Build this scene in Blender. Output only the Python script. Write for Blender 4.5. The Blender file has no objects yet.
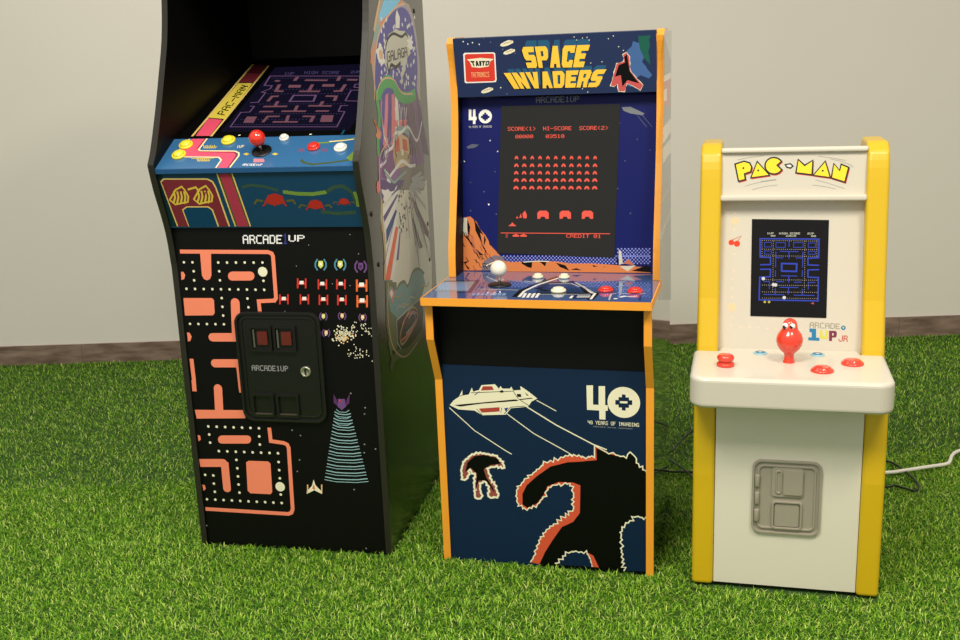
import bpy, bmesh, math, random
import numpy as np
from mathutils import Vector, Matrix

# ------------------------------------------------------------------ camera
S = bpy.context.scene
COL = S.collection
F_PX, PITCH, ROLL, CAM_H = 1048.44, 0.2492, 0.0399, 1.1306
cam_d = bpy.data.cameras.new('camera'); cam = bpy.data.objects.new('camera', cam_d); COL.objects.link(cam)
cam_d.sensor_width = 36; cam_d.lens = F_PX / 960 * 36; cam_d.clip_start = .05
fw = Vector((0, math.cos(PITCH), -math.sin(PITCH))); u0 = Vector((0, math.sin(PITCH), math.cos(PITCH))); r0 = Vector((1, 0, 0))
rx = r0 * math.cos(ROLL) - u0 * math.sin(ROLL); up = r0 * math.sin(ROLL) + u0 * math.cos(ROLL)
mw = Matrix((rx, up, -fw)).transposed().to_4x4(); mw.translation = Vector((0, 0, CAM_H)); cam.matrix_world = mw
S.camera = cam
# ------------------------------------------------------------------ view, world, lights
S.view_settings.view_transform = 'Standard'; S.view_settings.look = 'None'
S.view_settings.gamma = 1; S.view_settings.use_curve_mapping = False
S.view_settings.exposure = 0.0
world = bpy.data.worlds.new('room_light'); S.world = world; world.use_nodes = True
bg = world.node_tree.nodes['Background']; bg.inputs[0].default_value = (1.0, .95, .87, 1); bg.inputs[1].default_value = .58
def area(name, loc, size, power, col=(1, .95, .87), target=None, sy=None):
    l = bpy.data.lights.new(name, 'AREA'); l.energy = power; l.color = col; l.shape = 'RECTANGLE'; l.size = size; l.size_y = sy or size
    o = bpy.data.objects.new(name, l); COL.objects.link(o); o.location = loc
    if target:
        o.rotation_euler = (Vector(target) - Vector(loc)).to_track_quat('-Z', 'Y').to_euler()
    return o
area('ceiling_or_fill_light', (-.5, .72, 2.6), .8, 66)
area('ceiling_or_fill_light', (1.05, .75, 2.65), .5, 42, (1, .87, .68))
area('ceiling_or_fill_light', (-.9, 3.0, 2.9), 1.2, 15)  # added fill lamp near the wall, there only to brighten it

# ------------------------------------------------------------------ colours and materials
def lin(c):
    return tuple((x / 255 / 12.92 if x / 255 <= .04045 else ((x / 255 + .055) / 1.055) ** 2.4) for x in c)
PAL = dict(artgrey=(185,170,160),artgrey2=(140,130,122),beam=(150,190,195),bezblue=(16,28,96),blackm=(3,3,3),blue1=(14,62,92),bluedot=(140,150,228),bluer=(45,70,140),
 bluesp=(70,105,160),cherry=(225,70,45),cherrystem=(200,120,90),cloud=(120,160,160),coral=(246,140,108),crabred=(170,45,35),cream=(240,236,205),cream2=(250,225,170),
 darklet=(40,50,50),deckbox=(120,135,150),deckdk=(25,50,90),decklite=(120,150,195),dkgreen=(52,78,62),dkolive=(14,46,50),dkolive2=(90,90,45),dotc=(210,190,170),dotg=(205,205,190),
 dotp=(240,215,190),gold=(215,190,70),goldp=(225,205,80),goldp2=(190,170,120),green2=(85,175,95),greensp=(30,95,80),grey=(150,150,150),grey3=(120,125,130),grey4=(90,95,110),
 greyarc=(150,150,130),greyl=(150,150,145),greypurp=(120,95,115),greypurp2=(140,110,125),greyrose=(150,110,105),greyrose2=(115,90,90),hornavy=(18,24,92),
 jrblue=(45,125,170),jrlime=(205,205,90),jrplum=(120,50,75),lav=(165,120,170),lavdim=(110,95,150),lcd=(250,95,75),lilac=(175,160,190),lime=(110,140,60),logodk=(60,52,44),
 logogrey=(215,212,195),maroon=(120,42,52),maroon2=(165,55,75),maroon3=(90,30,38),mauve=(185,120,135),mazeblue=(60,80,200),navy=(16,38,66),navy2=(50,60,140),navyf=(12,36,62),
 olive=(70,84,40),olive2=(110,115,80),orange=(235,110,60),orange2=(225,150,110),orange3=(215,100,70),orange4=(250,105,65),peach=(240,190,130),peach2=(230,190,150),
 peachpale=(245,205,165),pink=(232,84,112),pink2=(240,135,160),pinkd=(130,80,130),pinkpale=(200,130,140),plum=(90,50,100),purp=(88,82,165),purp2=(150,105,160),purp3=(90,75,150),
 purp4=(95,70,130),raybase=(235,230,212),red=(215,60,50),redlet=(190,60,45),redship=(175,70,58),rimor=(215,88,58),rimy=(225,195,110),rock=(212,125,72),rock2=(190,110,80),
 rockgrey=(120,110,120),rockpale=(205,200,180),rose=(240,130,130),rose2=(205,90,90),rose3=(150,80,70),sgrey=(140,145,150),skyb=(130,215,255),taired=(222,62,48),teal1=(40,90,125),
 tealb=(80,140,160),tealb2=(20,90,120),tealpale=(150,180,175),violet=(110,75,130),white=(240,240,240),white2=(245,243,235),white3=(190,190,188),yel=(252,205,70),yellet=(250,220,60),yellow=(220,225,110))
MATS = {}
def mat(name, rgb, rough=.5, metal=0, coat=0, emis=None, es=0, spec=.5, bump=None, coat_r=.05):
    if name in MATS: return MATS[name]
    m = bpy.data.materials.new(name); m.use_nodes = True; nt = m.node_tree; b = nt.nodes['Principled BSDF']
    b.inputs['Base Color'].default_value = (*lin(rgb), 1); b.inputs['Roughness'].default_value = rough; b.inputs['Metallic'].default_value = metal
    b.inputs['Coat Weight'].default_value = coat; b.inputs['Coat Roughness'].default_value = coat_r; b.inputs['Specular IOR Level'].default_value = spec
    if emis: b.inputs['Emission Color'].default_value = (*lin(emis), 1); b.inputs['Emission Strength'].default_value = es
    if bump:
        tc = nt.nodes.new('ShaderNodeTexCoord'); n = nt.nodes.new('ShaderNodeTexNoise'); n.inputs['Scale'].default_value = bump[0]; n.inputs['Detail'].default_value = 4
        bu = nt.nodes.new('ShaderNodeBump'); bu.inputs['Strength'].default_value = bump[1]; bu.inputs['Distance'].default_value = .002
        nt.links.new(tc.outputs['Object'], n.inputs['Vector']); nt.links.new(n.outputs['Fac'], bu.inputs['Height']); nt.links.new(bu.outputs['Normal'], b.inputs['Normal'])
    MATS[name] = m; return m
def ink(c, glow=0, rough=.4):
    return mat('ink_%s%s_%d' % (c, '_lit' if glow else '', rough * 100), PAL[c] if not glow else tuple(x * .1 for x in PAL[c]), rough, spec=.22 if rough > .25 else .5, emis=PAL[c] if glow else None, es=glow)

# ------------------------------------------------------------------ mesh helpers
class MB:
    def __init__(s): s.v = []; s.f = []; s.mi = []; s.ms = []; s.sm = []
    def m(s, m):
        if m not in s.ms: s.ms.append(m)
        return s.ms.index(m)
    def add(s, vs, fs, m, smooth=False):
        o = len(s.v); s.v += [tuple(p) for p in vs]; k = s.m(m)
        for f in fs: s.f.append([o + i for i in f]); s.mi.append(k); s.sm.append(smooth)
    def box(s, a, b, m):
        x0, y0, z0 = a; x1, y1, z1 = b
        s.add([(x0,y0,z0),(x1,y0,z0),(x1,y1,z0),(x0,y1,z0),(x0,y0,z1),(x1,y0,z1),(x1,y1,z1),(x0,y1,z1)],
              [(0,3,2,1),(4,5,6,7),(0,1,5,4),(1,2,6,5),(2,3,7,6),(3,0,4,7)], m); return s
    def prism(s, prof, x0, x1, m):          # profile in (y, z), extruded along x
        n = len(prof); vs = [(x0, y, z) for y, z in prof] + [(x1, y, z) for y, z in prof]
        s.add(vs, [list(range(n))[::-1], list(range(n, 2 * n))] + [(i, (i + 1) % n, n + (i + 1) % n, n + i) for i in range(n)], m); return s
    def plate(s, out, fr, t, m, base=0):    # outline in panel (u,v), thickness t behind the panel plane
        n = len(out); vs = [fr(u, v, base) for u, v in out] + [fr(u, v, base - t) for u, v in out]
        s.add(vs, [list(range(n)), list(range(n, 2 * n))[::-1]] + [(i, (i + 1) % n, n + (i + 1) % n, n + i) for i in range(n)], m); return s
    def lathe(s, prof, c, m, n=28, ax=(0, 0, 1), smooth=True):   # prof = [(r, h)]
        ax = Vector(ax).normalized(); a = ax.orthogonal().normalized(); b = ax.cross(a); c = Vector(c)
        vs = []; fs = []
        for r, h in prof:
            for k in range(n):
                t = 2 * math.pi * k / n; vs.append(c + ax * h + (a * math.cos(t) + b * math.sin(t)) * r)
        for i in range(len(prof) - 1):
            for k in range(n): fs.append((i * n + k, i * n + (k + 1) % n, (i + 1) * n + (k + 1) % n, (i + 1) * n + k))
        fs.append(list(range(n))[::-1]); fs.append(list(range((len(prof) - 1) * n, len(prof) * n)))
        s.add(vs, fs, m, smooth); return s
    def sphere(s, c, r, m, sc=(1, 1, 1), n=28):
        k = n // 2; prof = [(max(1e-5, math.sin(math.pi * i / k)) * r, -math.cos(math.pi * i / k) * r * sc[2]) for i in range(k + 1)]
        return s.lathe(prof, c, m, n)
    def tube(s, pts, r, m, n=10):
        P = [Vector(p) for p in pts]; vs = []; fs = []
        for i, p in enumerate(P):
            d = (P[min(i + 1, len(P) - 1)] - P[max(i - 1, 0)]).normalized(); a = d.cross(Vector((.01, .02, 1))).normalized(); b = d.cross(a)
            for k in range(n):
                t = 2 * math.pi * k / n; vs.append(p + (a * math.cos(t) + b * math.sin(t)) * r)
        for i in range(len(P) - 1):
            for k in range(n): fs.append((i * n + k, i * n + (k + 1) % n, (i + 1) * n + (k + 1) % n, (i + 1) * n + k))
        fs += [list(range(n)), list(range((len(P) - 1) * n, len(P) * n))]
        s.add(vs, fs, m, True); return s
    def build(s, name, parent=None, label=None, bevel=0, seg=3):
        me = bpy.data.meshes.new(name); me.from_pydata(s.v, [], s.f)
        for m in s.ms: me.materials.append(m)
        me.polygons.foreach_set('material_index', s.mi); me.polygons.foreach_set('use_smooth', s.sm); me.update()
        o = bpy.data.objects.new(name, me); COL.objects.link(o)
        if parent: o.parent = parent
        if label: o['label'] = label
        if bevel:
            b = o.modifiers.new('bevel', 'BEVEL'); b.width = bevel; b.segments = seg; b.limit_method = 'ANGLE'; b.harden_normals = False
            for p in me.polygons: p.use_smooth = False
        return o
def smooth(P, k=4):
    o = []
    for i in range(len(P) - 1):
        a, b, c, d = P[max(i - 1, 0)], P[i], P[i + 1], P[min(i + 2, len(P) - 1)]
        for j in range(k):
            t = j / k; o.append(tuple(.5 * (2 * b[q] + (c[q] - a[q]) * t + (2 * a[q] - 5 * b[q] + 4 * c[q] - d[q]) * t * t + (3 * b[q] - a[q] - 3 * c[q] + d[q]) * t ** 3) for q in (0, 1)))
    return o + [P[-1]]
def thing(name, label, cat, loc, rz=0, group=None):
    o = bpy.data.objects.new(name, None); COL.objects.link(o); o.location = loc; o.rotation_euler = (0, 0, rz); o.empty_display_size = .1
    o['label'] = label; o['category'] = cat
    if group: o['group'] = group
    return o
def struct(o): o['kind'] = 'structure'; return o
def frame(p0, p1):                          # panel plane through (y,z) p0 to p1, spanning x
    L = math.hypot(p1[0] - p0[0], p1[1] - p0[1]); dy, dz = (p1[0] - p0[0]) / L, (p1[1] - p0[1]) / L
    f = lambda u, v, o=0: (u, p0[0] + v * dy - o * dz, p0[1] + v * dz + o * dy)
    f.n = (0, -dz, dy); f.L = L; return f
def frame_x(x):
    f = lambda u, v, o=0: (x + o, u, v); f.n = (1, 0, 0); return f
def frame_z(z):
    f = lambda u, v, o=0: (u, v, z + o); f.n = (0, 0, 1); return f
def rrect(x0, y0, x1, y1, r, n=5):
    o = []
    for cx, cy, a in ((x1 - r, y0 + r, -90), (x1 - r, y1 - r, 0), (x0 + r, y1 - r, 90), (x0 + r, y0 + r, 180)):
        for k in range(n + 1):
            t = math.radians(a + k * 90 / n); o.append((cx + r * math.cos(t), cy + r * math.sin(t)))
    return o

# ------------------------------------------------------------------ lettering
PIX = {}
for row in '''A 01110 10001 10001 11111 10001 10001 10001|B 11110 10001 11110 10001 10001 10001 11110|C 01111 10000 10000 10000 10000 10000 01111|D 11110 10001 10001 10001 10001 10001 11110
E 11111 10000 10000 11110 10000 10000 11111|F 11111 10000 10000 11110 10000 10000 10000|G 01111 10000 10000 10011 10001 10001 01111|H 10001 10001 10001 11111 10001 10001 10001
I 01110 00100 00100 00100 00100 00100 01110|J 00001 00001 00001 00001 10001 10001 01110|K 10001 10010 11100 10010 10001 10001 10001|L 10000 10000 10000 10000 10000 10000 11111
M 10001 11011 10101 10101 10001 10001 10001|N 10001 11001 11101 10111 10011 10001 10001|O 01110 10001 10001 10001 10001 10001 01110|P 11110 10001 10001 11110 10000 10000 10000
R 11110 10001 10001 11110 10010 10001 10001|S 01111 10000 10000 01110 00001 00001 11110|T 11111 00100 00100 00100 00100 00100 00100|U 10001 10001 10001 10001 10001 10001 01110
V 10001 10001 10001 10001 01010 01010 00100|W 10001 10001 10001 10101 10101 11011 10001|X 10001 01010 00100 00100 01010 10001 10001|Y 10001 10001 01010 00100 00100 00100 00100
0 01110 10001 10011 10101 11001 10001 01110|1 00100 01100 00100 00100 00100 00100 01110|2 01110 10001 00001 00110 01000 10000 11111|3 11110 00001 00001 01110 00001 00001 11110
4 10010 10010 10010 11111 00010 00010 00010|5 11111 10000 11110 00001 00001 10001 01110|6 01110 10000 11110 10001 10001 10001 01110|7 11111 00001 00010 00100 00100 00100 00100
< 00010 00100 01000 10000 01000 00100 00010|> 01000 00100 00010 00001 00010 00100 01000|- 00000 00000 00000 11111 00000 00000 00000'''.replace('\n', '|').split('|'):
    a = row.split(); PIX[a[0]] = a[1:]
BLK = dict(
 S=[[(2,0),(10,0),(9.5,2.6),(4.6,2.6),(4.6,3.8),(9,3.8),(10,4.8),(10,8.8),(8.5,10),(0,10),(0,7.4),(5.6,7.4),(5.6,6.4),(1.2,6.4),(0,5.2),(0,1.6)]],
 P=[[(0,0),(4,0),(4,10),(0,10)],[(4,0),(8.5,0),(10,1.5),(10,5),(8.5,6.5),(4,6.5),(4,4.6),(6,4.6),(6,2.2),(4,2.2)]],
 A=[[(3,0),(7,0),(10,10),(6.4,10),(5.9,8.2),(4.1,8.2),(3.6,10),(0,10)]],
 C=[[(1.5,0),(10,0),(10,3.4),(6.4,3.4),(6.4,2.6),(4.4,2.6),(4.4,7.4),(6.4,7.4),(6.4,6.6),(10,6.6),(10,10),(1.5,10),(0,8.5),(0,1.5)]],
 E=[[(0,0),(10,0),(10,2.6),(4.6,2.6),(4.6,3.8),(9,3.8),(9,6.2),(4.6,6.2),(4.6,7.4),(10,7.4),(10,10),(0,10)]],
 I=[[(2.4,0),(7.6,0),(7.6,10),(2.4,10)]],
 N=[[(0,0),(4,0),(6.2,4.4),(6.2,0),(10,0),(10,10),(6.2,10),(3.8,5.2),(3.8,10),(0,10)]],
 V=[[(0,0),(4,0),(5,6),(6,0),(10,0),(7.2,10),(2.8,10)]],
 D=[[(0,0),(4,0),(4,10),(0,10)],[(4,0),(7.8,0),(10,2),(10,8),(7.8,10),(4,10),(4,7.6),(6.2,7.6),(6.2,2.4),(4,2.4)]],
 R=[[(0,0),(4,0),(4,10),(0,10)],[(4,0),(8.5,0),(10,1.5),(10,4.6),(9,5.6),(10,10),(6.2,10),(5.4,6.4),(4,6.4),(4,4.4),(6,4.4),(6,2.2),(4,2.2)]],
 T=[[(0,0),(10,0),(10,2.8),(6.8,2.8),(6.8,10),(3.2,10),(3.2,2.8),(0,2.8)]],
 O=[[(1.5,0),(8.5,0),(10,1.5),(10,5),(6.6,5),(6.6,2.8),(3.4,2.8),(3.4,5),(0,5),(0,1.5)],[(0,5),(3.4,5),(3.4,7.2),(6.6,7.2),(6.6,5),(10,5),(10,8.5),(8.5,10),(1.5,10),(0,8.5)]],
 U=[[(0,0),(3.4,0),(3.4,7),(6.6,7),(6.6,0),(10,0),(10,10),(0,10)]])
BLK['1'] = [[(1,0),(7,0),(7,7.4),(10,7.4),(10,10),(0,10),(0,7.4),(3,7.4),(3,3),(1,3)]]
BLK['4'] = [[(0,0),(3.4,0),(3.4,5),(5.4,5),(5.4,0),(8.6,0),(8.6,5),(10,5),(10,7.4),(8.6,7.4),(8.6,10),(5.4,10),(5.4,7.4),(0,7.4)]]
def letters(s, kind):
    n = len(s); out = []
    if kind == 'B':
        ws = [.55 if c == 'I' else 1 for c in s]; gap = .1; tot = sum(ws) + gap * (n - 1); x = 0
        for c, w in zip(s, ws):
            for p in BLK[c]:
                out.append([((x + (a / 10 * w if c != 'I' else (a - 2.4) / 5.2 * w)) / tot, b / 10) for a, b in p])
            x += w + gap
        return out
    tot = n * 6 - 1
    for i, c in enumerate(s):
        if c == ' ': continue
        for r, row in enumerate(PIX[c]):
            k = 0
            while k < 5:
                if row[k] == '1':
                    e = k
                    while e < 5 and row[e] == '1': e += 1
                    x0, x1 = (i * 6 + k) / tot, (i * 6 + e + .12) / tot; y0, y1 = r / 7, (r + 1) / 7
                    out.append([(x0, y0), (x1, y0), (x1, y1), (x0, y1)]); k = e
                else: k += 1
    return out
def decals(mb, fr, ops, glow=0, lay=.000008, rough=.4, clip=None):
    q = 1e-4
    def face(pts, l, m):
        a = sum(pts[i][0] * pts[(i + 1) % len(pts)][1] - pts[(i + 1) % len(pts)][0] * pts[i][1] for i in range(len(pts)))
        if abs(a) < 1e-10: return
        if clip: pts = [(min(max(u, clip[0]), clip[2]), min(max(v, clip[1]), clip[3])) for u, v in pts]
        if a < 0: pts = pts[::-1]
        mb.add([fr(u, v, .0002 + l * lay) for u, v in pts], [list(range(len(pts)))], m)
    def circle(c, r, n=16): return [(c[0] + r * math.cos(2 * math.pi * k / n), c[1] + r * math.sin(2 * math.pi * k / n)) for k in range(n)]
    for rank, o in enumerate(sorted(ops, key=lambda o: o[2])):
        m = ink(o[1], glow, rough); l = rank
        if o[0] == 'p': face([(u * q, v * q) for u, v in o[3]], l, m)
        elif o[0] == 'o': face(circle((o[4][0] * q, o[4][1] * q), o[3] * q, 28), l, m)
        elif o[0] == 'd':
            for p in o[4]: face(circle((p[0] * q, p[1] * q), o[3] * q, 8), l, m)
        elif o[0] == 's':
            P = [Vector((u * q, v * q)) for u, v in o[4]]; w = o[3] * q / 2; n = len(P)
            P = [p for i, p in enumerate(P) if i == 0 or (p - P[i - 1]).length > 1e-5]; n = len(P); cl = o[5]
            off = []
            for i in range(n):
                a = P[i - 1] if (i or cl) else None; b = P[(i + 1) % n] if (i < n - 1 or cl) else None
                d1 = (P[i] - a).normalized() if a is not None and (P[i] - a).length > 1e-7 else None; d2 = (b - P[i]).normalized() if b is not None and (b - P[i]).length > 1e-7 else None
                d = ((d1 or d2) + (d2 or d1)) if (d1 or d2) is not None else Vector((1, 0))
                if d.length < .3: d = d1
                d.normalize(); nn = Vector((-d.y, d.x)); k = 1
                if d1 is not None and d2 is not None: k = min(1.5, 1 / max(.3, abs(d.dot(d1))))
                off.append(nn * w * k)
            for i in range(n if cl else n - 1):
                j = (i + 1) % n; face([tuple(P[i] + off[i]), tuple(P[j] + off[j]), tuple(P[j] - off[j]), tuple(P[i] - off[i])], l, m)
        elif o[0] == 't':
            Q = [Vector((u * q, v * q)) for u, v in o[5]]
            for pl in letters(o[3], o[4]):
                face([tuple((Q[0] * (1 - x) + Q[1] * x) * (1 - y) + (Q[3] * (1 - x) + Q[2] * x) * y) for x, y in pl], l, m)

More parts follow.
